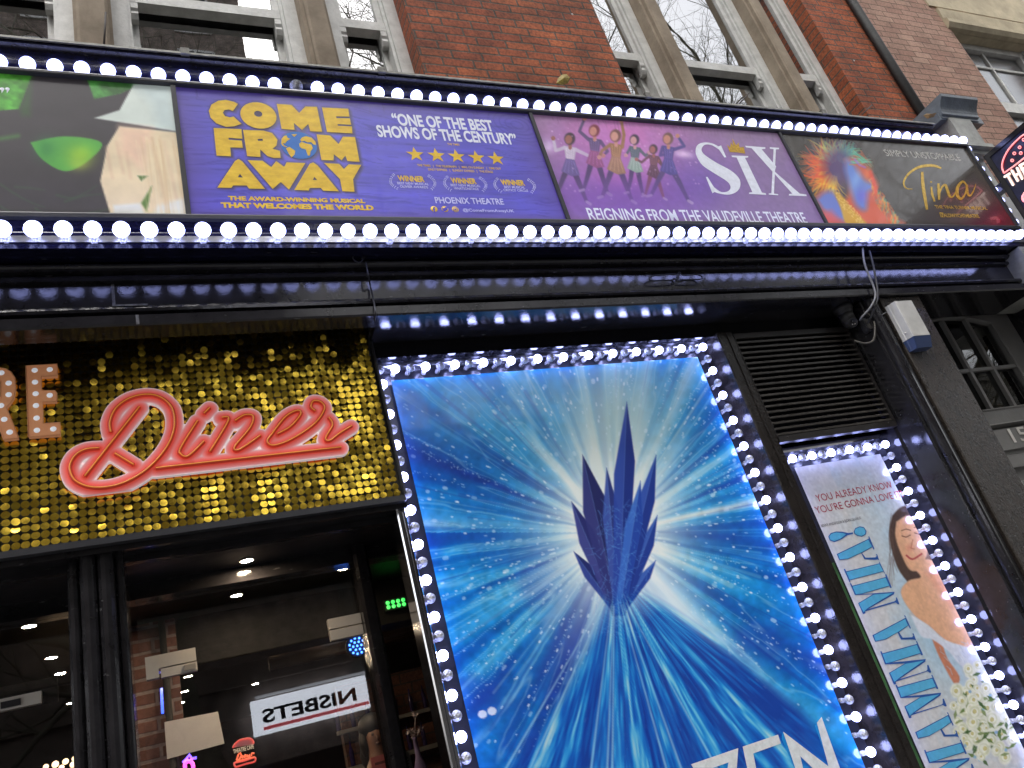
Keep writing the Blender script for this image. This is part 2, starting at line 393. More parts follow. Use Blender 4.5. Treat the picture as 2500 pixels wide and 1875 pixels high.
for k, (a, b_) in enumerate(LIGHTS):
    fr = MB(); jw = 0.085
    for s_, x in ((0, a), (1, b_)):                  # box frame: three stepped faces each side
        x0, x1 = (x, x + jw) if s_ == 0 else (x - jw, x)
        fr.box(x0, x1, FD, FD + 0.16, 3.30, TOP)
        x0, x1 = (x + jw, x + jw + 0.02) if s_ == 0 else (x - jw - 0.02, x - jw)
        fr.box(x0, x1, FD + 0.02, FD + 0.16, 3.30, TOP)
    fr.box(a + jw, b_ - jw, FD, FD + 0.16, 3.22, 3.30)
    win = fr.build('window', M['sash'], rb)
    i0, i1 = a + jw + 0.02, b_ - jw - 0.02
    up = MB(); zr = 4.56                             # upper sash: stiles and the deep meeting rail, hung in front
    up.box(i0, i0 + 0.04, FD + 0.045, FD + 0.085, zr + 0.1, TOP - 0.1); up.box(i1 - 0.04, i1, FD + 0.045, FD + 0.085, zr + 0.1, TOP - 0.1)
    up.profx([(FD + 0.03, zr + 0.02), (FD + 0.03, zr + 0.1), (FD + 0.09, zr + 0.102), (FD + 0.09, zr), (FD + 0.03, zr + 0.02)], i0, i1)
    for x in (i0, i1 - 0.045):                       # curved horns under the rail
        up.profx([(FD + 0.032, zr + 0.02), (FD + 0.03, zr - 0.03), (FD + 0.04, zr - 0.05), (FD + 0.034, zr - 0.075), (FD + 0.05, zr - 0.11), (FD + 0.085, zr - 0.115), (FD + 0.085, zr + 0.02), (FD + 0.032, zr + 0.02)], x + 0.002, x + 0.043)
    up.build('upper_sash', M['sash'], win)
    lo = MB()
    lo.box(i0, i0 + 0.04, FD + 0.1, FD + 0.14, 3.32, zr + 0.06); lo.box(i1 - 0.04, i1, FD + 0.1, FD + 0.14, 3.32, zr + 0.06); lo.box(i0 + 0.04, i1 - 0.04, FD + 0.1, FD + 0.14, 3.32, 3.42)
    lo.build('lower_sash', M['sash'], win)
    pn = MB(); pn.box(i0 + 0.04, i1 - 0.04, FD + 0.06, FD + 0.064, zr + 0.1, TOP - 0.1); pn.build('pane', M['winglass'], win)
    pn = MB(); pn.box(i0 + 0.04, i1 - 0.04, FD + 0.118, FD + 0.122, 3.42, zr + 0.06); pn.build('pane', M['winglass'], win)
    sg = MB(); sg.box(i0, i1, 3.80, 3.815, 4.46, 4.49); sg.box(i1 - 0.035, i1 - 0.005, 3.80, 3.815, 3.4, 4.46)
    sg.build('inner_rail', M['sash'], win)
    if k < 2:
        bl = MB(); bl.box(i0 - 0.02, i1 + 0.02, 3.84, 3.85, 3.4, 7.5); bl.build('blind', M['blind'], win)

# ------------------------------------------------------------------ neighbour
nb = thing('pink_brick_building', (9, 3.7, -1.6), 'dusty pink brick building with a pale stone lintel above its window', 'building')
w = MB(); w.box(6.655, 8.02, WD, 3.95, 2.4, TOP); w.box(9.55, 16, WD, 3.95, 2.4, TOP); w.box(8.02, 9.55, WD, 3.95, 5.64, TOP); w.build('wall', M['pinkbrick'], nb)
co = MB()                                            # rounded brick corner of the far jamb, in courses
for i in range(60):
    z = 2.42 + i * 0.08
    if z > 5.5: break
    co.lathe((9.53, WD + 0.01, z), (0, 0, 1), [(0.045, 0.0), (0.055, 0.006), (0.055, 0.068), (0.045, 0.074)], 12)
co.build('jamb_roll', M['pinkbrick'], nb)
li = MB(); li.box(8.03, 9.56, WD + 0.03, 3.9, 5.40, 5.64)
li.profx([(WD + 0.10, 5.40), (WD - 0.02, 5.42), (WD - 0.05, 5.47), (WD - 0.05, 5.52), (WD - 0.02, 5.55), (WD - 0.03, 5.70), (WD + 0.1, 5.70), (WD + 0.10, 5.40)], 7.98, 9.62)
li.box(7.9, 9.9, WD - 0.015, WD + 0.2, 5.74, 6.4)
li.build('lintel', M['palestone'], nb)
NW = 3.58
fr = MB()
for x0, x1 in ((8.02, 8.10), (9.28, 9.37)): fr.box(x0, x1, NW, NW + 0.15, 2.4, 5.5)
fr.box(8.10, 9.28, NW, NW + 0.15, 5.32, 5.5); fr.box(9.37, 9.55, NW - 0.03, NW + 0.15, 2.4, 5.5)
fr.box(8.10, 9.28, NW + 0.02, NW + 0.1, 4.42, 4.56)
wn = fr.build('window', M['sash'], nb)
ba = MB(); ba.box(8.66, 8.69, NW + 0.03, NW + 0.07, 4.56, 5.32); ba.box(8.10, 8.66, NW + 0.032, NW + 0.068, 5.08, 5.11); ba.box(8.69, 9.28, NW + 0.032, NW + 0.068, 5.08, 5.11)
ba.build('glazing_bar', M['sash'], wn)
pn = MB(); pn.box(8.10, 9.28, NW + 0.05, NW + 0.054, 4.56, 5.32); pn.box(8.10, 9.28, NW + 0.08, NW + 0.084, 2.4, 4.42); pn.build('pane', glass('obscured_glass', 0.30, wave=0.0, rough=0.22), wn)
bk = MB(); bk.box(7.9, 9.6, 3.90, 3.92, 2.4, 5.5); bk.build('blind', M['blind'], wn)

# pipe in the joint between the buildings
dp = MB(); dp.tube([(6.595, 3.41, 3.2), (6.597, 3.41, 5), (6.59, 3.41, 7), (6.595, 3.41, TOP)], 0.042, 12)
for z in (3.5, 8.9): dp.lathe((6.595, 3.41, z), (0, 0, 1), [(0.042, 0), (0.052, 0.005), (0.052, 0.055), (0.042, 0.06)], 14)
tag(dp.build('drainpipe', simple('soot_black_iron', (0.018, 0.018, 0.018), 0.55, vary=0.4, bump=[(40, 0.4)])), 'black iron drainpipe running down the joint between the red and pink brick', 'drainpipe')

# ------------------------------------------------------------------ shopfront joinery
XL, XR = -3.0, 5.95
sf = thing('shopfront', (2.0, 3.2, -1.6), 'black gloss shopfront joinery with moulded fascia, cornice and bulb light reflections', 'shopfront')
CT = 3.44 * 2.98 / 3
co = MB()
prof = [(3.45, CT - 0.002), (2.975, CT - 0.004), (2.975, CT - 0.03), (2.99, CT - 0.036)]
for i in range(9):                                   # big ogee under the edge
    t = i / 8; prof.append((2.995 + 0.125 * (t - 0.13 * math.sin(2 * math.pi * t)), CT - 0.04 - 0.105 * t))
prof += [(3.115, CT - 0.15), (3.115, CT - 0.165), (3.135, CT - 0.17), (3.135, 3.20), (3.45, 3.20), (3.45, CT - 0.002)]
co.profx(prof, XL, 5.80); co.build('cornice', M['navy'], sf)
fl = MB(); fl.profx([(3.45, CT + 0.025), (3.2, CT + 0.014), (2.968, CT + 0.006), (2.962, CT - 0.014), (2.972, CT - 0.014), (2.976, CT), (3.45, CT), (3.45, CT + 0.025)], XL, 5.81)
for x in (0.30, 1.30, 3.06, 4.6): fl.box(x, x + 0.04, 2.955, 3.3, CT - 0.018, CT + 0.022)
fl.build('lead_flashing', M['lead'], sf)
bp = MB(); bp.box(XL, 6.24, 3.11, 3.4, 2.255, 3.30); bp.build('sign_board', M['navy'], sf)
fa = MB()
prof = [(3.31, 1.90), (3.052, 1.897), (3.045, 1.904), (3.045, 1.945), (3.07, 1.957), (3.128, 1.975), (3.128, 2.0), (3.108, 2.004), (3.104, 2.017), (3.108, 2.03), (3.145, 2.04), (3.145, 2.168), (3.122, 2.171), (3.117, 2.183), (3.122, 2.196), (3.136, 2.199), (3.136, 2.206)]
for i in range(7): t = i / 6; prof.append((3.105 - 0.02 * math.sin(math.pi * t), 2.21 + 0.035 * t))
prof += [(3.4, 2.25), (3.4, 1.90), (3.31, 1.90)]
fa.profx(prof, 1.03, XR)
fa.profx([(3.128, 1.90)] + prof[1:-3] + [(3.16, 2.25), (3.16, 1.90), (3.128, 1.90)], XL, 1.03)   # hollow above the sequins
fa.build('fascia', M['black'], sf)
jb = MB()                                            # the joint where two lengths of fascia meet
for x, z0, z1, d in ((0.0, 1.90, 1.945, 3.0435), (-0.085, 2.03, 2.168, 3.1435)):
    jb.box(x, x + 0.012, d, d + 0.004, z0, z1)
jb.box(-0.085, 0.05, 3.102, 3.107, 2.028, 2.036)
jb.build('fascia_joint', simple('chipped_filler', (0.12, 0.12, 0.125), 0.6, vary=0.6, vscale=40, bump=[(80, 0.8)]), sf)
sb = MB(); sb.box(1.03, 4.25, 3.31, 3.45, 1.82, 1.898); sb.box(1.03, 3.20, 3.31, 3.33, 1.815, 1.82); sb.build('head_board', M['soffit'], sf)
# right end block of the fascia and console
cs = MB()
cs.box(XR, 6.55, 3.0, 3.4, 1.90, 2.24); cs.prism([(XR + 0.07, 1.94), (6.48, 1.94), (6.48, 2.2), (XR + 0.07, 2.2)], 2.985, 3.0)
cs.build('end_block', M['console'], sf)
cn = MB()
Dn = 3.13; q = Dn / 3
cn.box(6.33, 6.90, Dn + 0.04, 3.4, 3.55 * q, 3.62 * q)
cap = [(3.4, 3.56 * q), (Dn + 0.03, 3.56 * q), (Dn + 0.03, 3.585 * q), (Dn + 0.012, 3.59 * q), (Dn + 0.012, 3.615 * q)]
for i in range(7): t = i / 6; cap.append((Dn + 0.01 - 0.065 * (t ** 1.6), (3.62 + 0.10 * t) * q))
cap += [(Dn - 0.058, 3.745 * q), (3.4, 3.745 * q), (3.4, 3.56 * q)]
cn.profx(cap, 6.35, 6.83)
cn.build('console_cap', simple('blue_grey_cap_paint', (0.15, 0.175, 0.2), 0.3, vary=0.3, vscale=8, bump=[(50, 0.3)]), sf)
ck = MB(); ck.bbox(6.41, 6.69, Dn + 0.02, 3.4, 3.27 * q, 3.56 * q, 0.01); ck.box(6.38, 6.72, Dn - 0.01, 3.4, 3.235 * q, 3.27 * q); ck.box(6.40, 6.70, Dn + 0.03, 3.4, 3.19 * q, 3.235 * q)
ck.bbox(6.43, 6.67, Dn + 0.10, 3.4, 2.60, 3.19 * q, 0.01)
ck.build('console_block', M['console'], sf)
sh = MB(); sh.box(6.30, 6.72, 3.16, 3.4, 2.24, 2.86); sh.build('pale_pier', simple('pale_grey_render', (0.36, 0.36, 0.34), 0.8, vary=0.2, bump=[(50, 0.2)]), sf)
# upright bars
bar = MB(); bar.profz([(3.113, 3.46), (3.113, 3.272), (3.12, 3.265), (3.165, 3.265), (3.168, 3.272), (3.182, 3.272), (3.185, 3.265), (3.226, 3.265), (3.232, 3.272), (3.232, 3.46)], -1.6, 1.815)
bar.build('mid_bar', simple('dark_brown_gloss', (0.022, 0.018, 0.016), 0.18, vary=0.4, bump=[(60, 0.4)], dist=0.004), sf)
# black return and mouldings right of the small case
pl = MB()
prof = [(4.185, 3.46), (4.185, 3.30), (4.20, 3.285), (4.205, 3.12)]
prof += [(4.215, 3.115), (4.235, 3.12)]
for i in range(9):
    t = math.pi * i / 8; prof.append((4.275 - 0.04 * math.cos(t), 3.11 - 0.035 * math.sin(t)))
prof += [(4.32, 3.115), (4.33, 3.10), (4.345, 3.10), (4.35, 3.46)]
pl.profz(prof, -1.6, 1.895); pl.build('pilaster_moulding', M['black'], sf)
pf = MB(); pf.profz([(4.35, 3.4), (4.35, 3.085), (4.357, 3.078), (4.715, 3.078), (4.722, 3.085), (4.722, 3.12), (4.745, 3.125), (4.745, 3.5)], -1.6, 1.893); pf.build('pilaster', M['pilaster'], sf)
# left door column with rounded shafts
lc = MB()
X0 = -0.315
prof = [(X0, 3.7), (X0, 3.42)]
for cx, r in ((X0 + 0.022, 0.022), (X0 + 0.075, 0.03), (X0 + 0.135, 0.03), (X0 + 0.182, 0.018)):
    for i in range(7): t = math.pi * i / 6; prof.append((cx - r * math.cos(t), 3.40 - r * 1.0 * math.sin(t) - (0.03 if 0.02 < cx - X0 < 0.17 and r > 0.025 else 0)))
prof += [(X0 + 0.2, 3.42), (X0 + 0.2, 3.7)]
lc.profz(prof, -1.6, 1.05, smooth=False); lc.build('door_column', M['black'], sf)
# door head, transom and post
hd = MB()
hd.box(-3.0, 1.04, 3.32, 3.42, 1.045, 1.085)
hd.profx([(3.42, 1.06), (3.42, 1.02), (3.46, 1.02), (3.46, 1.06)], -3.0, 1.04)
hd.box(-3.0, 1.15, 3.9, 4.0, 0.985, 1.06); hd.box(-3.0, 1.15, 3.885, 3.9, 0.985, 0.997)
hd.build('door_head', M['black'], sf)
ds = MB(); ds.box(-3.0, 1.30, 3.42, 3.9, 1.06, 1.09); ds.build('door_soffit', simple('black_recess_ceiling', (0.02, 0.018, 0.022), 0.3, vary=0.3, bump=[(20, 0.15)]), sf)
dp_ = MB(); dp_.profz([(0.885, 4.0), (0.885, 3.88), (0.90, 3.86), (0.945, 3.86), (0.96, 3.88), (0.96, 4.0)], -1.6, 1.06); dp_.build('door_post', M['black'], sf)
rr = MB(); rr.box(1.15, 1.165, 3.49, 3.95, -1.6, 1.06); rr.box(1.05, 3.4, 3.47, 3.49, -1.6, 1.9); rr.box(3.4, 4.9, 3.47, 3.49, -1.6, 1.9)
rr.build('recess_side', M['black'], sf)

# ------------------------------------------------------------------ marquee sign box
mq = thing('marquee_sign', (2.2, 3.1, 2.25), 'long black marquee sign box carrying four theatre panels above the shopfront', 'sign')
hs = MB(); hs.box(-3.0, 6.085, 3.004, 3.105, 2.40, 3.235); hs.build('housing', M['navy'], mq)
ft = MB()
ft.profx([(3.0, 3.212), (2.982, 3.216), (2.98, 3.222), (2.98, 3.232), (3.0, 3.236), (3.06, 3.236), (3.06, 3.212), (3.0, 3.212)], -3.0, 6.09)
ft.profx([(3.0, 2.428), (2.984, 2.424), (2.982, 2.418), (2.982, 2.398), (3.0, 2.394), (3.06, 2.394), (3.06, 2.428), (3.0, 2.428)], -3.0, 6.09)
ft.box(6.072, 6.095, 2.982, 3.06, 2.428, 3.212)
ft.build('trim', M['frame'], mq)
for x in (0.247, 2.182, 4.110):
    dv = MB(); dv.box(x - 0.011, x + 0.011, 2.986, 3.002, 2.428, 3.212); dv.build('divider', M['frame'], mq)
tl = MB(); tl.box(-3.0, 6.09, 2.983, 3.03, 3.2362, 3.2402); tl.build('top_edge', M['silver'], mq)
lb = MB()
lb.profx([(3.0, 2.392), (3.004, 2.36), (2.994, 2.357), (2.994, 2.349), (3.004, 2.346), (3.0, 2.33), (3.0, 2.25), (3.006, 2.2485), (3.10, 2.2485), (3.10, 2.392), (3.0, 2.392)], -3.0, 6.12)
lb.build('lower_box', M['navy'], mq)

# ------------------------------------------------------------------ lamps
lit_big = lamp('lit_bulb', BULB, 7.0); lit_small = lamp('lit_small_bulb', BULB, 26.0)
clear_lit = clear_plastic('lit_collar_plastic', BULB, 1.5, 0.75); clear_lit_s = clear_plastic('lit_small_collar_plastic', BULB, 3.2, 0.8); clear_off = clear_plastic('clear_bulb_plastic', None, 0, 0.75)
def bulb_meshes(R, neck, tail):
    out = {}
    for nm, mt in (('lit', lit_big if R > .03 else lit_small), ('off', clear_off)):
        b = MB(); b.ball((0, 0, 0), R, 14)
        out[nm] = b, mt
    c = MB(); c.lathe((0, R * 0.72, 0), (0, 1, 0), [(R * 0.66, 0), (neck * 1.05, R * 0.35), (neck, tail * 0.55), (neck * 1.25, tail * 0.62), (neck * 1.25, tail)], 12)
    return out, c
tilt = random.Random(2)
def strip_bulbs(parent, spots, R, neck, tail, off=()):
    """one bulb per (x, D, z); bulbs point out of the wall; each bulb is a part, its collar a sub-part"""
    proto = {}
    out, c = bulb_meshes(R, neck, tail)
    for i, (x, D, z) in enumerate(spots):
        st = 'off' if i in off else 'lit'
        if st not in proto:
            b, mt = out[st]
            bo = b.build('bulb', mt, None); co_ = c.build('collar', clear_off if st == 'off' else (clear_lit if R > .03 else clear_lit_s), None)
            bo.data.transform(Matrix.Translation(bo.location - W(0, 0, 0))); co_.data.transform(Matrix.Translation(co_.location - W(0, 0, 0)))
            # meshes now relative to the bulb centre (the eye point carries D = 0)
            sh_ = Vector((0, 0, 0))
            bo.location = sh_; co_.location = sh_; co_.parent = bo
            o = bo
        else:
            o = proto[st].copy(); link(o)
            k = [q for q in proto[st].children][0].copy(); link(k); k.parent = o
        o.parent = parent; o.location = W(x, D, z) - wloc(parent)
        o.rotation_euler = (tilt.gauss(0, 0.05), 0, tilt.gauss(0, 0.05))
        if st == 'off': o['label'] = 'unlit clear bulb'
        proto.setdefault(st, o)
BT, BB = 0.11078, 0.10577
spots = [(-0.362 + n * BT, 3.04, 3.328) for n in range(-2, 60)]
t1 = thing('light_strip', (2.9, 3.1, 3.30), 'upper row of glowing round bulbs along the top of the marquee, one bulb out', 'light strip', 'bulb strips round the marquee')
r_ = MB(); r_.box(-3.0, 6.22, 3.085, 3.11, 3.285, 3.365); r_.build('channel', M['frame'], t1)
strip_bulbs(t1, spots, 0.0345, 0.014, 0.05, off=(13,))
spots = [(-0.3433 + n * BB, 2.93, 2.293) for n in range(-2, 60)]
t2 = thing('light_strip', (2.9, 3.0, 2.27), 'lower row of glowing round bulbs on a silver rail under the marquee panels', 'light strip', 'bulb strips round the marquee')
r_ = MB(); r_.box(-3.0, 6.13, 2.992, 3.004, 2.276, 2.308); r_.build('channel', M['silver'], t2)
strip_bulbs(t2, spots, 0.0345, 0.016, 0.062)
spots = [(6.15, 3.04, 3.223 - k * 0.1045) for k in range(9)]
t3 = thing('light_strip', (6.15, 3.1, 2.35), 'short upright row of glowing bulbs down the right end of the marquee', 'light strip', 'bulb strips round the marquee')
r_ = MB(); r_.box(6.12, 6.19, 3.085, 3.11, 2.32, 3.28); r_.build('channel', M['frame'], t3)
strip_bulbs(t3, spots, 0.0345, 0.014, 0.05)

# ------------------------------------------------------------------ across the street (seen mirrored in the glass)
FDp = -11.5
ob = thing('brown_brick_building', (-5, FDp - 4, -1.6), 'tall brown brick building across the street, mirrored in the door glass', 'building')
ow = MB(); ow.box(-16, 3.9, FDp - 9, FDp, -1.6, 29); ow.box(-16.2, 4.1, FDp - 9, FDp + 0.25, 28.2, 28.6); ow.box(-16.1, 4.0, FDp - 9, FDp + 0.15, 2.6, 2.9)
ow.build('wall', brick('brown_brick', (0.26, 0.20, 0.165), (0.33, 0.26, 0.22), (0.22, 0.2, 0.18)), ob)
darkglass = simple('dark_street_glass', (0.015, 0.017, 0.02), 0.08, vary=0.2)
wa = None
for ix in range(9):
    for iz in range(8):
        x = -15 + ix * 2.1; z = 6.2 + iz * 2.75
        if wa is None:
            f = MB(); f.box(x, x + 1.1, FDp, FDp + 0.07, z, z + 1.9); wa = f.build('window', M['sash'], ob)
            g = MB(); g.box(x + .08, x + .51, FDp + 0.07, FDp + 0.075, z + .08, z + 1.8); g.box(x + .59, x + 1.02, FDp + 0.07, FDp + 0.075, z + .08, z + 1.8); g.build('pane', darkglass, wa); base = (x, z)
        else:
            c = copy_tree(wa, ob); c.location = Vector(wa.location) + Vector((x - base[0], 0, z - base[1]))
sfo = MB(); sfo.box(-15, 3.7, FDp, FDp + 0.05, -1.5, 0.9); sfo.build('shop_window', darkglass, ob)
lb_ = thing('low_building', (22, FDp - 4, -1.6), 'low pale building across the street beyond the bare trees', 'building')
lw = MB(); lw.box(3.95, 45, FDp - 9, FDp - 0.3, -1.6, 7.5); lw.box(3.95, 45.2, FDp - 9, FDp - 0.1, 7.5, 7.9); lw.build('wall', simple('grey_render', (0.2, 0.19, 0.17), 0.85, vary=0.25), lb_)
lw = MB()
for i in range(12): lw.box(5 + i * 3, 6.6 + i * 3, FDp - 0.3, FDp - 0.25, 1.5, 5.5)
lw.build('window_band', darkglass, lb_)
DV = 7.9 + 11.2
pts = [P(x, y, DV) for x, y in [(612, 1716), (865, 1656), (625, 1795)]]
x0, x1 = pts[0][0], pts[1][0] + 0.25; z1, z0 = pts[0][2] + 0.02, pts[2][2] - 0.02
bs = thing('shop_sign', ((x0 + x1) / 2, -11.3, z0), 'white lit shop sign across the street with bold dark capitals over a red line', 'sign')
b = MB(); b.box(x0, x1, -11.45, -11.2, z0, z1); b.build('box', lamp('lit_white_acrylic', (0.75, 0.80, 0.9), 6.0), bs)
b = MB(); v, f = glyphs('NISBETS', 0.03); X0, X1 = v[:, 0].min(), v[:, 0].max()
tx0, tx1 = P(640, 1750, DV)[0], P(868, 1690, DV)[0]
b.add([(tx1 - (q[0] - X0) / (X1 - X0) * (tx1 - tx0), -11.19, z0 + 0.22 + q[1] / CAP[0.03] * 0.27) for q in v], f); b.build('lettering', simple('dark_letter', (0.02, 0.02, 0.03), 0.5), bs)
b = MB(); b.box(tx0, x1 - 0.02, -11.195, -11.185, z0 + 0.07, z0 + 0.14); b.build('red_line', lamp('red_acrylic', (0.6, 0.03, 0.05), 3.0), bs)
b = MB(); b.tube([(x0 + 0.1, -11.15, z1 + 0.05), (x1, -11.15, z1 + 0.05)], 0.03, 8); b.build('tube_light', lamp('tube_lamp', (0.8, 0.85, 0.95), 1.5), bs)

def tree(name, base, h, seed, label, lean=0.0):
    rnd = random.Random(seed)
    t = thing(name, base, label, 'tree', 'bare street trees across the road')
    tk = MB(); tw = MB()
    def grow(p, d, L_, r, lv):
        n = 5 if lv < 2 else 4
        path = [p]; rad = [r]; q = Vector(p); dd = Vector(d)
        for i in range(n):
            dd = (dd + Vector((rnd.gauss(0, 1), rnd.gauss(0, 1), rnd.gauss(0.1, 0.8))) * (0.10 if lv == 0 else 0.27)).normalized()
            dd.y = -abs(dd.y) if q.y > -3.2 else dd.y; q = q + dd * (L_ / n); path.append(tuple(q)); rad.append(r * (1 - 0.45 * (i + 1) / n))
        (tk if lv < 2 else tw).tube(path, rad, 9 if lv == 0 else (6 if lv < 3 else 3), caps=False)
        if lv >= 6 or r < 0.006: return
        kids = [4, 5, 6, 5, 4, 2][lv] if lv < 6 else 0
        for k in range(kids):
            i = rnd.randint(2, n); s = Vector(path[i])
            a = dd.orthogonal().normalized(); a.rotate(Matrix.Rotation(rnd.uniform(0, 6.28), 3, dd))
            nd = (dd * rnd.uniform(0.45, 0.95) + a * rnd.uniform(0.5, 0.9) + Vector((0, 0, 0.12))).normalized()
            grow(tuple(s), nd, L_ * rnd.uniform(0.55, 0.8), rad[i] * rnd.uniform(0.5, 0.72), lv + 1)
        grow(path[-1], dd, L_ * 0.75, rad[-1] * 0.9, lv + 1)
    grow(base, (lean, 0, 1), h * 0.36, 0.27, 0)
    bark = simple('plane_tree_bark', (0.10, 0.09, 0.065), 0.9, vary=0.5, vscale=4, bump=[(20, 0.6)], col2=(0.2, 0.19, 0.14))
    tk.build('trunk', bark, t); tw.build('crown', bark, t)
    return t
tx = P(578, 1600, 16.4)[0]
tree('bare_tree', (tx, -8.5, -1.6), 22, 5, 'bare plane tree mirrored beside the shop sign in the door glass')
tree('bare_tree', (6.2, -7.5, -1.6), 23, 11, 'bare branching tree mirrored in the sash window left of the wide brick pier', 0.05)
tree('bare_tree', (18.5, -7.5, -1.6), 25, 21, 'bare branching tree mirrored in the wide sash window right of the brick pier')
tree('bare_tree', (14.3, -7.2, -1.6), 24, 29, 'bare branching tree mirrored in the narrow sash window right of the brick pier')
tree('bare_tree', (23.5, -7.5, -1.6), 25, 33, 'bare branching tree mirrored in the narrow right end sash window')

# ------------------------------------------------------------------ dining room behind the glass
dr = thing('dining_room', (0, 7, -1.6), 'dark dining room behind the shop doors with brick pier and black ceiling', 'room')
CZ = 1.06
r_ = MB(); r_.box(-3.2, 3.4, 4.0, 10.5, CZ, CZ + 0.02); r_.build('ceiling', simple('black_ceiling', (0.005, 0.005, 0.006), 0.5, vary=0.3), dr)
r_ = MB(); r_.box(-3.2, 3.4, 10.5, 10.6, -1.6, CZ); r_.box(-3.25, -3.2, 3.5, 10.5, -1.6, CZ); r_.box(3.4, 3.45, 3.5, 10.5, -1.6, CZ); r_.build('wall', simple('maroon_wall', (0.03, 0.012, 0.012), 0.7, vary=0.3), dr)
r_ = MB(); r_.box(-3.2, 3.4, 4.0, 10.5, -1.62, -1.6); r_.build('floor', simple('dark_floor', (0.03, 0.025, 0.022), 0.4), dr)
r_ = MB(); r_.box(0.07, 3.3, 4.75, 5.0, 0.80, CZ - 0.004); r_.build('beam', simple('black_beam', (0.004, 0.004, 0.004), 0.9), dr)
bp = MB(); bp.box(-0.33, 0.065, 4.7, 5.0, -1.6, CZ - 0.003); bp.build('brick_pier', brick('painted_brick', (0.16, 0.075, 0.06), (0.22, 0.11, 0.09), (0.30, 0.24, 0.23), row=0.066, width=0.19, mortar=0.010, dark=0.3, spots=0.2), dr)
bp = MB(); bp.tube([(0.0, 4.68, -1.6), (0.0, 4.68, 1.05)], 0.017, 8); bp.build('pier_pipe', M['dark'], dr)
bp = MB(); bp.box(1.15, 2.2, 6.4, 6.5, -1.6, 0.7); bp.build('back_pier', brick('back_brick', (0.12, 0.045, 0.03), (0.17, 0.07, 0.045), (0.07, 0.05, 0.045)), dr)
sh = MB(); sh.box(1.1, 2.6, 6.3, 6.38, 0.10, 0.13); sh.box(1.1, 2.6, 6.3, 6.38, 0.36, 0.385)
sh.build('shelf', simple('grey_shelf', (0.2, 0.19, 0.18), 0.5), dr)
rd = random.Random(3)
bt = MB()
for i in range(26):
    x = 1.12 + i * 0.055 + rd.uniform(-.01, .01); z = 0.13 if i % 2 else 0.385
    bt.lathe((x, 6.34, z), (0, 0, 1), [(0.016, 0), (0.018, 0.01), (0.018, 0.1), (0.006, 0.14), (0.006, 0.17)], 8)
bt.build('bottle', simple('dark_bottles', (0.03, 0.02, 0.08), 0.1, vary=0.6, vscale=20), dr)['kind'] = 'stuff'
warm = lamp('downlight_lens', (1.0, 0.76, 0.5), 480.0)
ring = simple('downlight_ring', (0.4, 0.38, 0.35), 0.4)
first = None
for x, D in [(0.38, 3.80), (0.37, 4.44), (0.91, 4.27), (0.97, 5.41), (0.18, 5.40), (0.15, 6.71), (0.13, 7.42), (0.10, 8.04), (0.73, 7.92), (-0.56, 4.31), (-0.56, 5.10), (-0.57, 5.59), (-0.63, 6.76)]:
    lab = {3.80: 'warm round downlight in the black recess ceiling outside the door glass'}.get(D, 'small warm downlight in the black dining room ceiling behind the door glass')
    if first is None:
        t = thing('downlight', (x, D, CZ), lab, 'ceiling light', 'warm downlights')
        a = MB(); a.lathe((x, D, CZ - 0.001), (0, 0, -1), [(0.036, 0), (0.036, 0.004), (0.03, 0.006), (0.028, 0.003)], 18); a.build('rim', ring, t)
        a = MB(); a.lathe((x, D, CZ - 0.001), (0, 0, -1), [(0.028, 0.0032), (0.028, 0.0036), (0.0, 0.004)], 18); a.build('lens', warm, t)
        first = t
    else:
        t = copy_tree(first); t.location = W(x, D, CZ); t['label'] = lab
    if 'outside' not in lab: t['label'] = lab
# glass doors
def door_leaf(x0, x1, ztop, zgap, label, fittings):
    t = thing('glass_door', ((x0 + x1) / 2, 3.95, -1.6), label, 'door')
    p = MB(); p.box(x0, x1, 3.945, 3.955, -1.6, zgap - 0.003); p.build('door_pane', M['doorglass'], t)
    p = MB(); p.box(x0, x1, 3.945, 3.955, zgap + 0.003, ztop); p.build('over_pane', M['doorglass'], t)
    for f in fittings:
        a = MB(); a.prism(f, 3.93, 3.97); a.build('patch_fitting', M['steel'], t)
    return t
k = 3.95 / 3.7
G = lambda *q: [(a * k, b * k) for a, b in q]
d1 = door_leaf(-0.10, 0.885, 0.985, 0.665, 'frameless glass door with satin patch fittings between the black column and post',
               [G((-0.073, 0.60), (-0.025, 0.60), (-0.025, 0.637), (0.12, 0.637), (0.12, 0.69), (-0.073, 0.69)), G((0.678, 0.65), (0.827, 0.65), (0.827, 0.695), (0.678, 0.695)), G((0.678, 0.60), (0.827, 0.60), (0.827, 0.644), (0.678, 0.644))])
a = MB(); a.prism(G((-0.018, 0.597), (0.121, 0.597), (0.121, 0.632), (-0.018, 0.632)), 3.93, 3.97); lk = a.build('lock_case', M['steel'], d1)
a = MB(); a.prism(G((0.07, 0.604), (0.115, 0.604), (0.115, 0.626), (0.07, 0.626)), 3.924, 3.93); a.build('lock_plate', ring, lk)
d2 = door_leaf(-3.0, -0.315, 0.985, 0.70, 'glass door left of the black column with a steel corner lock', [G((-0.72, 0.60), (-0.442, 0.60), (-0.442, 0.645), (-0.72, 0.645))])
a = MB(); a.prism(G((-0.60, 0.598), (-0.39, 0.598), (-0.39, 0.695), (-0.60, 0.695)), 3.972, 3.985); a.build('backing_plate', M['dark'], d2)
a = MB(); a.prism(G((-0.575, 0.608), (-0.51, 0.608), (-0.51, 0.632), (-0.575, 0.632)), 3.922, 3.93); a.build('lock_plate', M['frame'], d2)
a = MB(); a.box(0.96, 1.15, 3.945, 3.955, -1.6, 1.06); tag(a.build('side_pane', M['doorglass']), 'narrow fixed glass pane between the black door post and the blue poster case', 'window')

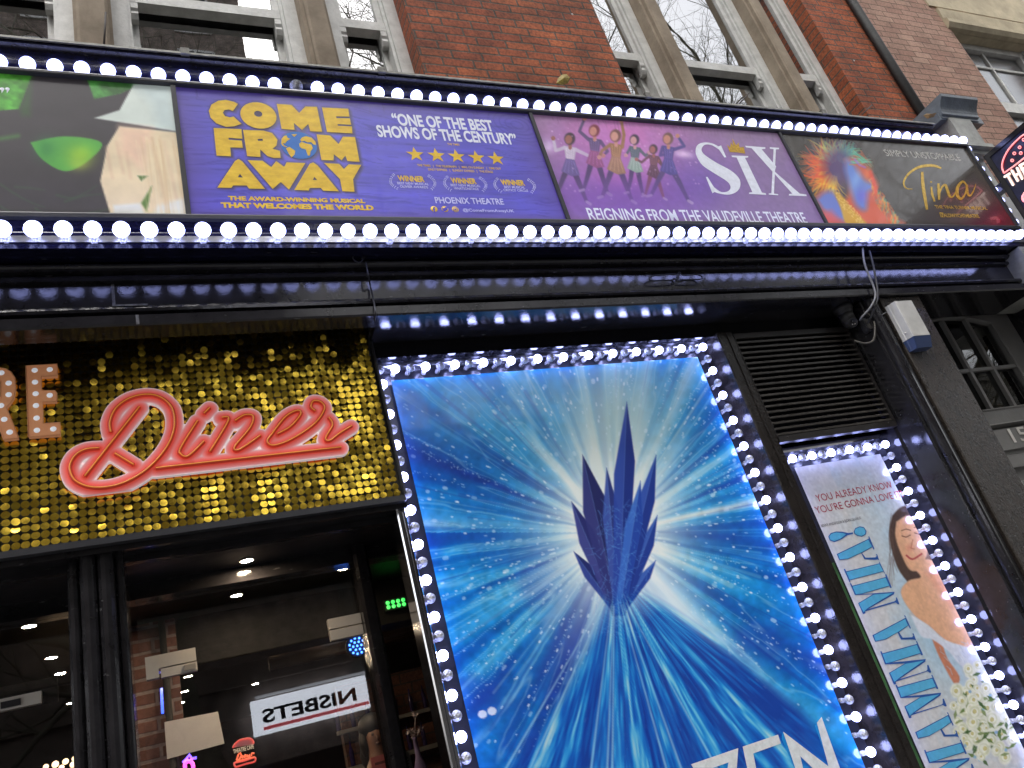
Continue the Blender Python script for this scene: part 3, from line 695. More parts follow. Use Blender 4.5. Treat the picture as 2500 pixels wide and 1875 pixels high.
def pz(px, py, D): p = P(px, py, D); return (p[0], p[2])
def poly(D, pts): return [pz(x, y, D) for x, y in pts]
# white board, duct, lamps, neon
b = MB(); b.prism(poly(4.66, [(401, 1763), (532, 1737), (548, 1815), (408, 1853)]), 4.66, 4.67); tag(b.build('notice_board', simple('white_card', (0.8, 0.8, 0.78), 0.6, vary=0.1)), 'blank white board hanging inside the door glass in front of the brick pier', 'board')
x0, z0 = pz(700, 1600, 6.0); x1, z1 = pz(850, 1530, 6.0)
b = MB(); b.tube([(x0 - 0.1, 6.2, z0 + 0.08), (x1 + 0.6, 6.2, z0 + 0.08)], 0.13, 20)
tag(b.build('ventilation_duct', simple('brushed_duct', (0.55, 0.5, 0.48), 0.25, metal=1.0, vary=0.1)), 'round brushed metal duct under the dining room ceiling', 'duct')
c = P(872, 1577, 5.0)
t = thing('stage_lamp', c, 'round blue stage lamp with rows of small LEDs beside the black post', 'stage light')
a = MB(); a.lathe((c[0], c[1] + 0.05, c[2]), (0, -1, 0), [(0.05, 0), (0.068, 0.02), (0.068, 0.06), (0.062, 0.06), (0.06, 0.05)], 20); a.build('can', M['dark'], t)
a = MB(); a.lathe((c[0], c[1] + 0.002, c[2]), (0, -1, 0), [(0.06, 0), (0.0, 0.002)], 20); a.build('lens_plate', lamp('blue_lens', (0.0, 0.03, 1.0), 0.7), t)
a = MB()
for rr_, n_ in ((0.0, 1), (0.025, 6), (0.047, 11)):
    for i in range(n_):
        an = 2 * math.pi * i / n_; a.ball((c[0] + rr_ * math.cos(an), c[1] - 0.004, c[2] + rr_ * math.sin(an)), 0.007, 8)
o = a.build('led', lamp('blue_led', (0.05, 0.2, 1.0), 6), t); o['kind'] = 'stuff'
c = P(966, 1474, 4.7)
t = thing('led_panel', c, 'small green LED panel of two rows of dots glowing in the dark side pane', 'light')
a = MB(); a.box(c[0] - 0.07, c[0] + 0.07, 4.7, 4.73, c[2] - 0.032, c[2] + 0.032); a.build('case', M['dark'], t)
for i in range(4):
    for j in range(2):
        a = MB(); a.ball((c[0] - 0.048 + i * 0.032, 4.695, c[2] - 0.013 + j * 0.026), 0.0125, 10, (1, 0.5, 1)); a.build('led', lamp('green_led', (0.02, 0.9, 0.1), 1.6) if (i, j) == (0, 0) else bpy.data.materials['green_led'], t)
def ledbar(name, pts, D, r, col, st, label):
    a = MB(); a.tube([P(x, y, D) for x, y in pts], r, 8); tag(a.build(name, lamp(name, col, st)), label, 'light')
ledbar('blue_light_bar', [(394, 1680), (397, 1742)], 4.4, 0.006, (0.03, 0.1, 1.0), 3.0, 'thin upright blue light bar at the left edge of the door glass')
ledbar('red_light_bar', [(196, 1745), (205, 1876)], 3.9, 0.009, (0.8, 0.01, 0.04), 0.6, 'thin red light bar beside the left of the black door column')
ledbar('pink_neon_ring', catmull([(452, 1876), (452, 1864), (462, 1858), (470, 1864), (472, 1876)], 5), 4.3, 0.008, (1.0, 0.05, 0.5), 4.0, 'pink neon loop with blue glow below the white board')
ledbar('blue_neon_spray', [(446, 1862), (456, 1852), (462, 1842), (468, 1852), (480, 1850)], 4.31, 0.006, (0.1, 0.05, 1.0), 4.0, 'blue neon spray just above the pink neon loop')
# warm lamps glimpsed low on the left
for i, (x, y, r) in enumerate([(112, 1872, .016), (135, 1866, .02), (160, 1859, .018), (182, 1852, .016), (150, 1874, .016), (178, 1867, .018)]):
    c = P(x, y, 6.0); a = MB(); a.ball(c, r, 10); tag(a.build('globe_lamp', lamp('warm_globe', (1, 0.66, 0.36), 2.5) if i == 0 else bpy.data.materials['warm_globe']), 'small warm globe lamp in the cluster low in the left door glass', 'lamp', 'warm globe lamps')
# little red neon burger sign hanging in the door glass
c0 = P(595, 1840, 4.05)
t = thing('neon_sign', c0, 'small red burger shaped neon sign hanging inside the glass under the tree reflection', 'sign')
DB = 4.05; q = zc(550, 1780, 17.47)
red = lamp('red_neon', (0.9, 0.05, 0.03), 0.8); orange = lamp('orange_neon', (1.0, 0.13, 0.04), 1.2); cream = lamp('cream_letters', (0.9, 0.65, 0.4), 0.7)
a = MB(); a.prism(poly(DB, q((330, 790), (420, 640), (560, 510), (700, 430), (1000, 380), (1130, 430), (1200, 540), (1210, 640))), DB + 0.004, DB + 0.012); a.build('bun', lamp('dim_red_bun', (0.22, 0.012, 0.015), 0.6), t)
a = MB(); a.tube([P(x, y, DB) for x, y in catmull(q((320, 800), (420, 630), (600, 480), (800, 420), (1050, 400), (1190, 520), (1205, 620)), 5)], 0.004, 6); a.build('outline', red, t)
a = MB(); a.text('THEATRE CAFE', DB - 0.003, q((350, 1045))[0], q((1225, 815))[0], q((350, 870))[0], 0.02)
# tilt-free capitals in two short rows would misread at this size, so one row is kept
a.build('lettering', cream, t)
a = MB()
for seg in (q((480, 1330), (560, 1080), (640, 1010), (690, 1120), (600, 1290), (480, 1330)), q((720, 1250), (760, 1120)), q((820, 1230), (860, 1080), (930, 1100), (920, 1210)), q((960, 1180), (1040, 1090), (1000, 1200), (1080, 1180)), q((1100, 1150), (1140, 1020), (1240, 1040))):
    a.tube([P(x, y, DB - 0.002) for x, y in seg], 0.004, 6)
a.tube([P(x, y, DB - 0.002) for x, y in q((480, 1380), (1240, 1190))], 0.0035, 6)
a.build('script', orange, t)
a = MB(); a.tube([P(x, y, DB) for x, y in catmull(q((400, 1420), (380, 1500), (430, 1600), (520, 1600), (900, 1480), (1220, 1400), (1290, 1300), (1260, 1210), (1150, 1230), (800, 1350), (400, 1430)), 4)], 0.004, 6); a.build('lower_bun', red, t)

# ------------------------------------------------------------------ printed sheets
def vnoise(X, Y, seed, n=64):
    g = np.random.default_rng(seed).random((n, n))
    xi = np.floor(X).astype(int); yi = np.floor(Y).astype(int); fx = X - xi; fy = Y - yi
    fx = fx * fx * (3 - 2 * fx); fy = fy * fy * (3 - 2 * fy)
    a = g[yi % n, xi % n]; b = g[yi % n, (xi + 1) % n]; c = g[(yi + 1) % n, xi % n]; d = g[(yi + 1) % n, (xi + 1) % n]
    return (a * (1 - fx) + b * fx) * (1 - fy) + (c * (1 - fx) + d * fx) * fy
def fbm(X, Y, seed, o=4):
    return sum(vnoise(X * 2 ** i, Y * 2 ** i, seed + i) / 2 ** i for i in range(o)) / sum(1 / 2 ** i for i in range(o))
class Lines:
    """each line of lettering a part of its own"""
    def __init__(s, name, mat, parent): s.a = (name, mat, parent)
    def text(s, *k): MB().text(*k).build(*s.a)
class Sheet:
    """a flat printed sheet; ink is laid on with the photograph's own pixel coordinates"""
    def __init__(s, D, x0, x1, z0, z1, nx, nz, base):
        s.D = D; s.nx, s.nz = nx, nz
        s.X, s.Z = np.meshgrid(np.linspace(x0, x1, nx), np.linspace(z1, z0, nz))
        s.px, s.py = proj(s.X, np.full_like(s.X, D), s.Z)
        s.c = np.zeros((nz, nx, 3)) + np.array(base, float)
    def blend(s, a, col, sl=None):
        a = a[..., None]
        if sl is None: s.c += (np.asarray(col, float) - s.c) * a
        else: s.c[sl] += (np.asarray(col, float) - s.c[sl]) * a
    def _sub(s, pts, mg):
        p = np.array(pts, float)
        ok = (s.px > p[:, 0].min() - mg) & (s.px < p[:, 0].max() + mg) & (s.py > p[:, 1].min() - mg) & (s.py < p[:, 1].max() + mg)
        return p, np.nonzero(ok)
    def dist(s, p, ix, closed):
        X, Y = s.px[ix], s.py[ix]; d = np.full(X.shape, 1e9); ins = np.zeros(X.shape, bool); tt = np.zeros(X.shape)
        n = len(p); tot = max(n - 1, 1)
        for i in range(n if closed else n - 1):
            a, b = p[i], p[(i + 1) % n]; ex, ey = b - a; l2 = ex * ex + ey * ey + 1e-9
            t = np.clip(((X - a[0]) * ex + (Y - a[1]) * ey) / l2, 0, 1)
            q = np.hypot(X - a[0] - t * ex, Y - a[1] - t * ey); m_ = q < d
            d = np.where(m_, q, d); tt = np.where(m_, (i + t) / tot, tt)
            if closed and a[1] != b[1]:
                ins ^= ((a[1] > Y) != (b[1] > Y)) & (X < ex * (Y - a[1]) / (b[1] - a[1]) + a[0])
        return d, ins, tt
    def poly(s, pts, col, a=1.0, aa=1.6, grow=0.0):
        p, ix = s._sub(pts, aa * 2 + abs(grow) + 2)
        if len(ix[0]) == 0: return s
        d, ins, _ = s.dist(p, ix, True); sd = np.where(ins, d, -d) + grow
        s.blend(np.clip(0.5 + sd / (2 * aa), 0, 1) * a, col, ix); return s
    def stroke(s, pts, w, col, a=1.0, aa=1.4, w1=None):
        w1 = w if w1 is None else w1
        p, ix = s._sub(pts, max(w, w1) + aa * 2 + 2)
        if len(ix[0]) == 0: return s
        d, _, t = s.dist(p, ix, False); hw = (w + (w1 - w) * t) / 2
        s.blend(np.clip(0.5 + (hw - d) / (2 * aa), 0, 1) * a, col, ix); return s
    def ell(s, cx, cy, rx, ry, col, a=1.0, soft=0.15, rot=0.0):
        r = math.radians(rot); dx, dy = s.px - cx, s.py - cy
        u = (dx * math.cos(r) + dy * math.sin(r)) / rx; v = (-dx * math.sin(r) + dy * math.cos(r)) / ry
        s.blend(np.clip((1 - np.hypot(u, v)) / soft + 0.5, 0, 1) * a, col); return s
    def glow(s, cx, cy, rx, ry, col, a=1.0, rot=0.0, p=1.0):
        r = math.radians(rot); dx, dy = s.px - cx, s.py - cy
        u = (dx * math.cos(r) + dy * math.sin(r)) / rx; v = (-dx * math.sin(r) + dy * math.cos(r)) / ry
        s.blend(np.exp(-(u * u + v * v) ** p) * a, col); return s
    def build(s, name, mat, parent=None):
        nx, nz = s.nx, s.nz
        me = bpy.data.meshes.new(name)
        co = np.stack([s.X, np.full_like(s.X, s.D - 3.0), s.Z + EYE], -1).reshape(-1, 3)
        if parent is not None: o0 = np.array(wloc(parent))
        else: o0 = np.array([co[:, 0].mean(), co[0, 1], co[:, 2].min()])
        co = co - o0
        i = np.arange(nz * nx).reshape(nz, nx)
        q = np.stack([i[:-1, :-1], i[1:, :-1], i[1:, 1:], i[:-1, 1:]], -1).reshape(-1, 4)
        me.vertices.add(len(co)); me.vertices.foreach_set('co', co.astype(np.float32).ravel())
        me.loops.add(q.size); me.loops.foreach_set('vertex_index', q.astype(np.int32).ravel())
        me.polygons.add(len(q)); me.polygons.foreach_set('loop_start', np.arange(0, q.size, 4, dtype=np.int32))
        me.update(calc_edges=True)
        at = me.color_attributes.new('ink', 'FLOAT_COLOR', 'POINT')
        rgba = np.ones((nz * nx, 4), np.float32); rgba[:, :3] = lin(np.clip(s.c, 0, 255)).reshape(-1, 3)
        at.data.foreach_set('color', rgba.ravel())
        me.materials.append(mat)
        o = bpy.data.objects.new(name, me); link(o)
        if parent is not None: o.parent = parent
        else: o.location = Vector(o0)
        return o

PANEL = printed('vinyl_print', 0.36, 0.20, spec=0.6, coat=0.25)
INK_WHITE = simple('white_ink', L3(225, 228, 240), 0.35, vary=0.12, vscale=25, emit=L3(225, 228, 240), estr=0.16)
INK_GOLD = simple('yellow_ink', L3(222, 176, 38), 0.35, vary=0.18, vscale=14, col2=L3(240, 205, 55), emit=L3(225, 180, 40), estr=0.16, stretch=(1, 1, 2))
INK_LILAC = simple('pale_lilac_ink', L3(200, 200, 235), 0.35, vary=0.1, emit=L3(200, 200, 235), estr=0.12)
PX = [-1.69, 0.236, 2.171, 4.099]; PXR = [0.236 + 0.0, 2.193 - 0.022, 4.099, 6.072]
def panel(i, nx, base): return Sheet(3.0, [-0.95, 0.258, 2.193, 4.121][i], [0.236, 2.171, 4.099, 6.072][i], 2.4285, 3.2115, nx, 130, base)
FL = 2.9985                                         # lettering is cut vinyl 1.5 mm proud of the sheet
def panel_thing(i, label):
    return thing('billboard_panel', ([-0.35, 1.2, 3.15, 5.1][i], 3.0, 2.4285), label, 'poster', 'theatre panels in the marquee')

# panel 0: dark panel, plain green and cream shapes
p0 = panel(0, 200, (60, 56, 61))  # black ground lifted to grey: light leak and haze put into the ink
zz = zc(0, 150, 4.046)
n_ = fbm(p0.X * 22, p0.Z * 22, 3)
a_ = np.clip((n_ - 0.35) * 2, 0, 1)
p0.poly(zz((-200, 60), (318, 130), (185, 470), (-200, 500)), (88, 178, 60)).poly(zz((860, 178), (1420, 215), (1180, 320), (930, 372)), (70, 140, 62))
m_ = (p0.c[..., 1] > 120)
p0.c *= np.where(m_, 0.72 + 0.5 * a_, 1.0)[..., None]
p0.poly(zz((318, 150), (300, 540), (215, 535), (190, 470)), (52, 96, 46), 0.6, 8)
p0.stroke(zz((-100, 780), (180, 735)), 9, (70, 130, 60), 0.7, 5)
for q in ([(0, 1210), (150, 1310), (300, 1390), (440, 1440)], [(560, 1320), (740, 1345), (960, 1225)], [(640, 1385), (820, 1330), (1000, 1310)], [(0, 1430), (120, 1495)], [(350, 1450), (420, 1500)], [(880, 1500), (1090, 1455)], [(150, 1240), (300, 1250), (440, 1272)]):
    p0.stroke(zz(*catmull(q, 5)), 4, (60, 100, 62), 0.5, 3, 1)
p0.poly(zz(*catmull([(300, 800), (420, 970), (650, 1085), (880, 975), (1000, 800), (640, 740), (300, 800)], 6)), (84, 170, 70))      # plain green half bowl
p0.glow(196, 378, 34, 26, (165, 205, 50), 0.75); p0.glow(112, 362, 26, 26, (40, 122, 62), 0.6); p0.c = np.where((p0.c[..., 1:2] > p0.c[..., 0:1] + 25) | (p0.px[..., None] < 60), p0.c, np.minimum(p0.c, 40) if False else p0.c)
p0.poly(zz((1320, 225), (1700, 225), (1745, 690), (930, 560), (1180, 480)), (214, 224, 216), 1, 2)                               # pale sail
p0.poly(zz((1320, 225), (1700, 225), (1745, 690), (1560, 660), (1500, 420)), (188, 208, 212), 0.5, 16)
p0.poly(zz((1180, 640), (1745, 700), (1860, 1540), (1100, 1540), (990, 1180), (1060, 830)), (232, 212, 178), 1, 2)              # cream column
p0.poly(zz((1180, 640), (1500, 670), (1420, 1080), (1190, 900)), (238, 196, 172), 0.7, 14)
p0.poly(zz((1360, 1130), (1460, 1130), (1395, 1180)), (60, 100, 40), 0.9, 2).poly(zz((1395, 1400), (1500, 1230), (1450, 1480)), (70, 110, 40), 0.9, 3)
p0.poly(zz((1120, 1420), (1380, 1400), (1450, 1540), (1120, 1540)), (226, 228, 226), 0.9, 4).poly(zz((1560, 1420), (1840, 1340), (1860, 1540), (1480, 1540)), (222, 226, 226), 0.8, 6)
for q in ([(1050, 850), (1110, 1150)], [(1150, 800), (1220, 1100)], [(1250, 900), (1290, 1150)], [(1500, 760), (1640, 1400)], [(1620, 800), (1740, 1350)]):
    p0.stroke(zz(*q), 5, (214, 178, 148), 0.55, 5)
p0.c *= (0.93 + 0.14 * fbm(p0.X * 14, p0.Z * 14, 7))[..., None]; p0.glow(192, 402, 24, 14, (186, 206, 70), 0.5)
for i in range(26):
    q = np.random.default_rng(700 + i).random(4); x = 330 + 110 * q[0]; p0.stroke([(x, 330 + 30 * q[1]), (x + 8 + 14 * q[2], 430), (x + 18 + 20 * q[2], 520)], 2 + 2 * q[3], (216, 184, 138) if q[3] > .5 else (244, 226, 190), 0.35, 2)
t0 = panel_thing(0, 'dark theatre panel with plain green and cream shapes, leftmost in the marquee')
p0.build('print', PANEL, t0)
b = MB()
for x in (5, 18): b.ball(P(x, 217, 2.999), 0.009, 10, (1, 0.08, 1)); b.flat(poly(FL, [(x - 2, 221), (x + 5, 219), (x - 1, 228)]), FL)
b.build('quote_mark', INK_WHITE, t0)

# panel 1: blue painted boards with yellow title
p1 = panel(1, 320, (84, 78, 192))
gr = fbm(p1.X * 3, p1.Z * 40, 21); kn = fbm(p1.X * 1.2, p1.Z * 3, 25)
line = np.clip((fbm(p1.X * 5 + kn * 3, p1.Z * 110 + kn * 30, 31, 3) - 0.62) * 8, 0, 1)
p1.c *= (0.86 + 0.26 * gr)[..., None]
p1.blend(line * 0.30, (30, 22, 110))
edge = np.minimum(np.minimum((p1.X - 0.24) / 0.18, (2.19 - p1.X) / 0.25), np.minimum((3.21 - p1.Z) / 0.13, (p1.Z - 2.42) / 0.09))
p1.blend(np.clip(1 - edge, 0, 1) * 0.55, (92, 66, 140))
for i in range(5):
    r0 = 12 + i * 11
    p1.stroke([(1262 + r0 * 1.25 * math.cos(a) + 0.25 * r0 * math.sin(a), 305 + r0 * 0.72 * math.sin(a) + r0 * .2 * math.cos(a)) for a in np.linspace(0, 6.28, 22)], 1.6, (44, 30, 110), 0.35, 1.3)
ZL = zc(420, 200, 4.2538)
LET = {
 'C': [(685, 228), (640, 205), (560, 187), (480, 195), (410, 235), (382, 300), (400, 370), (460, 430), (560, 467), (650, 460), (722, 435), (640, 360), (600, 368), (550, 355), (527, 320), (545, 292), (590, 286), (632, 303)],
 'M': [(1088, 228), (1240, 238), (1320, 322), (1385, 255), (1505, 258), (1558, 518), (1435, 512), (1415, 435), (1350, 500), (1265, 425), (1272, 497), (1138, 488)],
 'E': [(1557, 265), (1830, 278), (1842, 360), (1703, 357), (1707, 375), (1847, 378), (1860, 445), (1718, 438), (1722, 455), (1868, 462), (1873, 535), (1610, 520)],
 'F': [(432, 478), (720, 490), (730, 590), (585, 580), (590, 600), (725, 610), (735, 683), (605, 680), (612, 773), (462, 765)],
 'M2': [(1502, 545), (1640, 555), (1730, 645), (1775, 568), (1900, 572), (1948, 830), (1822, 822), (1800, 765), (1760, 815), (1680, 750), (1678, 815), (1552, 812)],
 'W': [(785, 812), (940, 818), (1030, 885), (1082, 822), (1165, 882), (1190, 835), (1385, 842), (1215, 1118), (1130, 1040), (1045, 1112)],
 'Y': [(1580, 842), (1735, 850), (1785, 905), (1835, 855), (1965, 862), (1880, 1010), (1895, 1140), (1768, 1135), (1745, 1010)]}
HOL = {
 'O': ([(897 + 188 * math.cos(a) + 12 * math.sin(a), 348 + 137 * math.sin(a) + 14 * math.cos(a)) for a in np.linspace(0, 2 * math.pi, 29)[:-1]], [(895 + 43 * math.cos(a), 331 + 31 * math.sin(a) + 5 * math.cos(a)) for a in np.linspace(0, 2 * math.pi, 15)[:-1]]),
 'R': ([(738, 497), (950, 505), (1040, 530), (1095, 600), (1085, 660), (1045, 695), (1120, 715), (1128, 790), (1060, 790), (990, 770), (915, 700), (918, 780), (780, 770)], [(888, 592), (940, 590), (945, 610), (892, 612)]),
 'A': ([(690, 800), (730, 825), (965, 1110), (800, 1108), (775, 1075), (635, 1075), (615, 1100), (470, 1098), (655, 820)], [(705, 955), (735, 992), (683, 990)]),
 'A2': ([(1465, 835), (1510, 865), (1732, 1135), (1570, 1130), (1545, 1100), (1430, 1100), (1420, 1128), (1270, 1122), (1430, 850)], [(1478, 985), (1508, 1020), (1463, 1018)])}
globe_o = [(1316 + 190 * math.cos(a) + 10 * math.sin(a), 658 + 141 * math.sin(a) + 16 * math.cos(a)) for a in np.linspace(0, 2 * math.pi, 33)[:-1]]
for o_ in list(LET.values()) + [h[0] for h in HOL.values()] + [globe_o]:        # the design's own drop shadow
    for s_ in (10, 22, 34): p1.poly(ZL(*[(a + s_, b_ + s_ * 0.7) for a, b_ in o_]), (58, 48, 84), 0.5, 3)
    p1.poly(ZL(*o_), (58, 48, 84), 0.7, 3, grow=2.2)
for i in range(40):
    q = np.random.default_rng(500 + i).random(3); x = 470 + 820 * q[0]; y = 218 + (x - 470) * 0.077; p1.stroke([(x, y), (x + 1 + 3 * q[1], y + 5 + 20 * q[1])], 1.2, (50, 40, 100), 0.3 * q[2] + 0.1, 1)
t1_ = panel_thing(1, 'blue painted board panel with chunky yellow title words around a globe and five gold stars')
p1.build('print', PANEL, t1_)
b = MB()
for k_, o_ in LET.items(): b.flat(poly(FL, ZL(*o_)), FL)
for k_, (o_, h_) in HOL.items(): b.flat(poly(FL, ZL(*o_)), FL, [poly(FL, ZL(*h_))])
b.build('title_lettering', INK_GOLD, t1_)
b = MB(); b.flat(poly(FL, ZL(*globe_o)), FL); gl_ = b.build('globe', simple('globe_blue', L3(42, 110, 190), 0.35, vary=0.15, vscale=12, emit=L3(42, 110, 190), estr=0.16), t1_)
b = MB()
for q in ([(1132, 640), (1138, 590), (1165, 560), (1190, 555), (1200, 580), (1230, 590), (1195, 612), (1175, 640), (1150, 635), (1165, 660), (1195, 672), (1180, 678), (1145, 660)],
          [(1240, 545), (1300, 542), (1270, 570)], [(1182, 688), (1220, 675), (1280, 715), (1272, 755), (1240, 785), (1212, 745)],
          [(1320, 640), (1345, 622), (1400, 640), (1445, 648), (1462, 690), (1440, 720), (1432, 765), (1410, 765), (1388, 700), (1345, 690), (1325, 670)],
          [(1330, 600), (1352, 575), (1390, 562), (1450, 578), (1490, 622), (1495, 655), (1470, 650), (1445, 625), (1405, 628), (1375, 612), (1345, 618)]):
    b.flat(poly(FL - 0.001, ZL(*q)), FL - 0.001)
b.build('continent', INK_GOLD, gl_)
b = Lines('yellow_lettering', INK_GOLD, t1_)
b.text('THE AWARD-WINNING MUSICAL', FL, ZL((585, 1225))[0], ZL((2010, 1258))[0], ZL((585, 1182))[0], 0.05)
b.text('THAT WELCOMES THE WORLD', FL, ZL((510, 1297))[0], ZL((2100, 1335))[0], ZL((510, 1244))[0], 0.06)
ZR = zc(880, 240, 4.2538)
def star(b, cx, cy, r):
    c = P(*ZR((cx, cy))[0], FL); rr = r
    b.flat([(c[0] + rr * (1 if i % 2 == 0 else 0.4) * math.sin(math.pi * i / 5), c[2] + rr * (1 if i % 2 == 0 else 0.4) * math.cos(math.pi * i / 5)) for i in range(10)], FL)
W3 = [(395, 858, 670, 868, 800), (945, 878, 1210, 888, 823), (1465, 898, 1712, 905, 843)]
for a, b1, c, d_, e in W3: b.text('WINNER', FL, ZR((a, b1))[0], ZR((c, d_))[0], ZR((a, e))[0], 0.04)
for l in ((765, 1150), (877, 1150), (985, 1153)): MB().lathe(P(*ZR(l)[0], FL), (0, -1, 0), [(0.0185, 0), (0.0185, 0.0004), (0, 0.0005)], 20).build('icon_disc', INK_GOLD, t1_)
b.text('THE TIMES', FL, ZR((905, 485))[0], ZR((1030, 490))[0], ZR((905, 466))[0], 0.02)
b.text('THE TIMES   |   THE TELEGRAPH   |   MAIL ON SUNDAY   |   TIME OUT', FL, ZR((592, 705))[0], ZR((1462, 740))[0], ZR((592, 684))[0], 0.02)
b.text('DAILY EXPRESS   |   SUNDAY EXPRESS   |   THE STAGE', FL, ZR((706, 748))[0], ZR((1380, 775))[0], ZR((706, 726))[0], 0.02)
for cx, cy in ((570, 582), (790, 592), (1000, 602), (1207, 615), (1410, 626)):
    b = MB(); star(b, cx, cy, 0.052); b.build('star', INK_GOLD, t1_)
b = Lines('quote_lettering', INK_WHITE, t1_)
b.text('\u201cONE OF THE BEST', FL, ZR((345, 272))[0], ZR((1390, 340))[0], ZR((345, 156))[0], 0.035)
b.text('SHOWS OF THE CENTURY\u201d', FL, ZR((185, 395))[0], ZR((1640, 478))[0], ZR((175, 278))[0], 0.035)
b = Lines('white_lettering', INK_LILAC, t1_)
for txt, (a, b1, c, d_, e) in (('BEST NEW MUSICAL', (385, 890, 712, 905, 866)), ('OLIVIER AWARDS', (413, 925, 705, 938, 900)), ('BEST NEW MUSICAL', (940, 912, 1248, 922, 888)), ('WHATSONSTAGE', (975, 945, 1232, 955, 921)), ('BEST MUSICAL', (1497, 932, 1712, 938, 908)), ("CRITICS' CIRCLE", (1488, 962, 1745, 972, 939))):
    b.text(txt, FL, ZR((a, b1))[0], ZR((c, d_))[0], ZR((a, e))[0], 0.015)
b.text('PHOENIX THEATRE', FL, ZR((782, 1085))[0], ZR((1495, 1105))[0], ZR((780, 1022))[0], 0.02)
b.text('@ComeFromAwayUK', FL, ZR((1067, 1172))[0], ZR((1600, 1185))[0], ZR((1067, 1144))[0], 0.012)
for arc in ([(352, 785), (318, 830), (312, 870), (335, 905), (395, 942)], [(700, 800), (745, 830), (772, 870), (770, 905), (735, 952)], [(908, 808), (878, 845), (872, 885), (893, 920), (950, 960)], [(1232, 822), (1275, 850), (1303, 890), (1300, 925), (1268, 970)], [(1428, 828), (1398, 865), (1393, 900), (1415, 935), (1475, 978)], [(1735, 840), (1778, 866), (1808, 905), (1802, 940), (1772, 985)]):
    L_ = catmull(arc, 3); b = MB()
    for i in range(0, len(L_) - 1, 1):
        (x0_, y0_), (x1_, y1_) = L_[i], L_[i + 1]; cx, cy = x0_, y0_; dx, dy = x1_ - x0_, y1_ - y0_; l_ = math.hypot(dx, dy); dx /= l_; dy /= l_
        for sgn in (1, -1):
            ux, uy = dx * 0.6 - dy * 0.8 * sgn, dy * 0.6 + dx * 0.8 * sgn
            b.flat(poly(FL, ZR((cx, cy), (cx + ux * 9 - uy * 4, cy + uy * 9 + ux * 4), (cx + ux * 21, cy + uy * 21), (cx + ux * 9 + uy * 4, cy + uy * 9 - ux * 4))), FL)
    b.build('laurel_branch', INK_LILAC, t1_)
b = MB(); F2 = FL - 0.0012
b.textw('f', F2, P(*ZR((750, 1150))[0], F2)[0], P(*ZR((779, 1150))[0], F2)[0], P(*ZR((765, 1180))[0], F2)[2], P(*ZR((765, 1130))[0], F2)[2], 0.04)
b.flat(poly(F2, ZR((848, 1130), (868, 1142), (882, 1128), (900, 1130), (908, 1138), (900, 1160), (880, 1174), (850, 1172), (862, 1164), (848, 1152))), F2)
b.flat(poly(F2, ZR((962, 1133), (1007, 1135), (1008, 1175), (964, 1173))), F2, [poly(F2, ZR((967, 1138), (1002, 1140), (1003, 1170), (969, 1168)))])
b.lathe(P(*ZR((985, 1154))[0], F2), (0, -1, 0), [(0.005, 0), (0.005, 0.0002)], 10)
b.build('icon', simple('icon_blue', L3(70, 62, 180), 0.4), t1_)

# panel 2: purple stage haze, six plain dancers, serif title
p2 = panel(2, 320, (134, 110, 156))
Z5 = zc(1300, 270, 3.16)
p2.blend(np.clip((p2.Z - 2.9) / 0.5, 0, 1), (146, 118, 148)); 
p2.glow(1510, 330, 170, 80, (214, 120, 196), 0.85); p2.glow(1480, 470, 190, 70, (128, 76, 180), 0.75); p2.glow(1530, 430, 120, 36, (206, 120, 200), 0.7)
p2.glow(1700, 440, 80, 70, (104, 78, 178), 0.6); p2.glow(1338, 358, 16, 16, (240, 220, 250), 0.8); p2.glow(1668, 376, 24, 9, (240, 214, 245), 0.9, 10); p2.glow(1580, 390, 30, 30, (236, 170, 225), 0.6)
p2.blend(np.clip(fbm(p2.X * 9, p2.Z * 9, 41) - 0.45, 0, 1) * 0.5, (160, 120, 196))
def dancer(ox, oy, h, skin, top, skirt, legs, armL, armR, hair, lean=0, stance=1.0, fl=1):
    """a plain stage dancer: head, hair, torso, skirt, two legs, two arms; h = head-to-foot in photo pixels"""
    u = h / 8.0; X = lambda a, b_: (ox + fl * a * u + lean * (8 - b_) * u * 0.1, oy + b_ * u + fl * a * u * 0.17)
    for sg, (fx, fy) in ((-1, (-1.3 * stance, 8)), (1, (1.5 * stance, 7.9))):
        p2.stroke([X(0.3 * sg, 4), X(fx * 0.6, 5.9), X(fx, fy - 0.2)], u * 0.75, legs, 0.95, 1.2, u * 0.38)
        p2.stroke([X(fx, fy - 0.2), X(fx + 0.45 * sg, fy)], u * 0.34, (190, 176, 200), 0.9, 1)
    for arm in (armL, armR): p2.stroke([X(*q) for q in arm], u * 0.42, top, 0.95, 1.1, u * 0.3); p2.ell(*X(*arm[-1]), u * 0.26, u * 0.26, skin, 0.95)
    p2.poly([X(-0.75, 1.55), X(0.75, 1.55), X(0.5, 3.1), X(-0.5, 3.1)], top, 1, 1.2)
    p2.poly([X(-0.5, 3.0), X(0.5, 3.0), X(1.15, 4.7), X(0.2, 5.0), X(-1.05, 4.6)], skirt, 1, 1.2)
    for i in range(4): p2.stroke([X(-0.45 + i * 0.3, 1.8), X(-0.3 + i * 0.2, 3.0)], 1.2, tuple(min(255, c * 1.6 + 30) for c in top), 0.6, 0.9)
    for i in range(4): p2.stroke([X(-0.35 + i * 0.25, 3.2), X(-0.7 + i * 0.5, 4.6)], 1.2, tuple(min(255, c * 1.5 + 25) for c in skirt), 0.55, 0.9)
    p2.stroke([X(0, 1.2), X(0, 1.7)], u * 0.4, skin, 1, 1); p2.ell(*X(-0.05, 0.62), u * 0.64, u * 0.72, hair, 1, 0.3); p2.ell(*X(-0.18, 0.72), u * 0.42, u * 0.52, skin, 1, 0.3)
dk = (66, 50, 92)
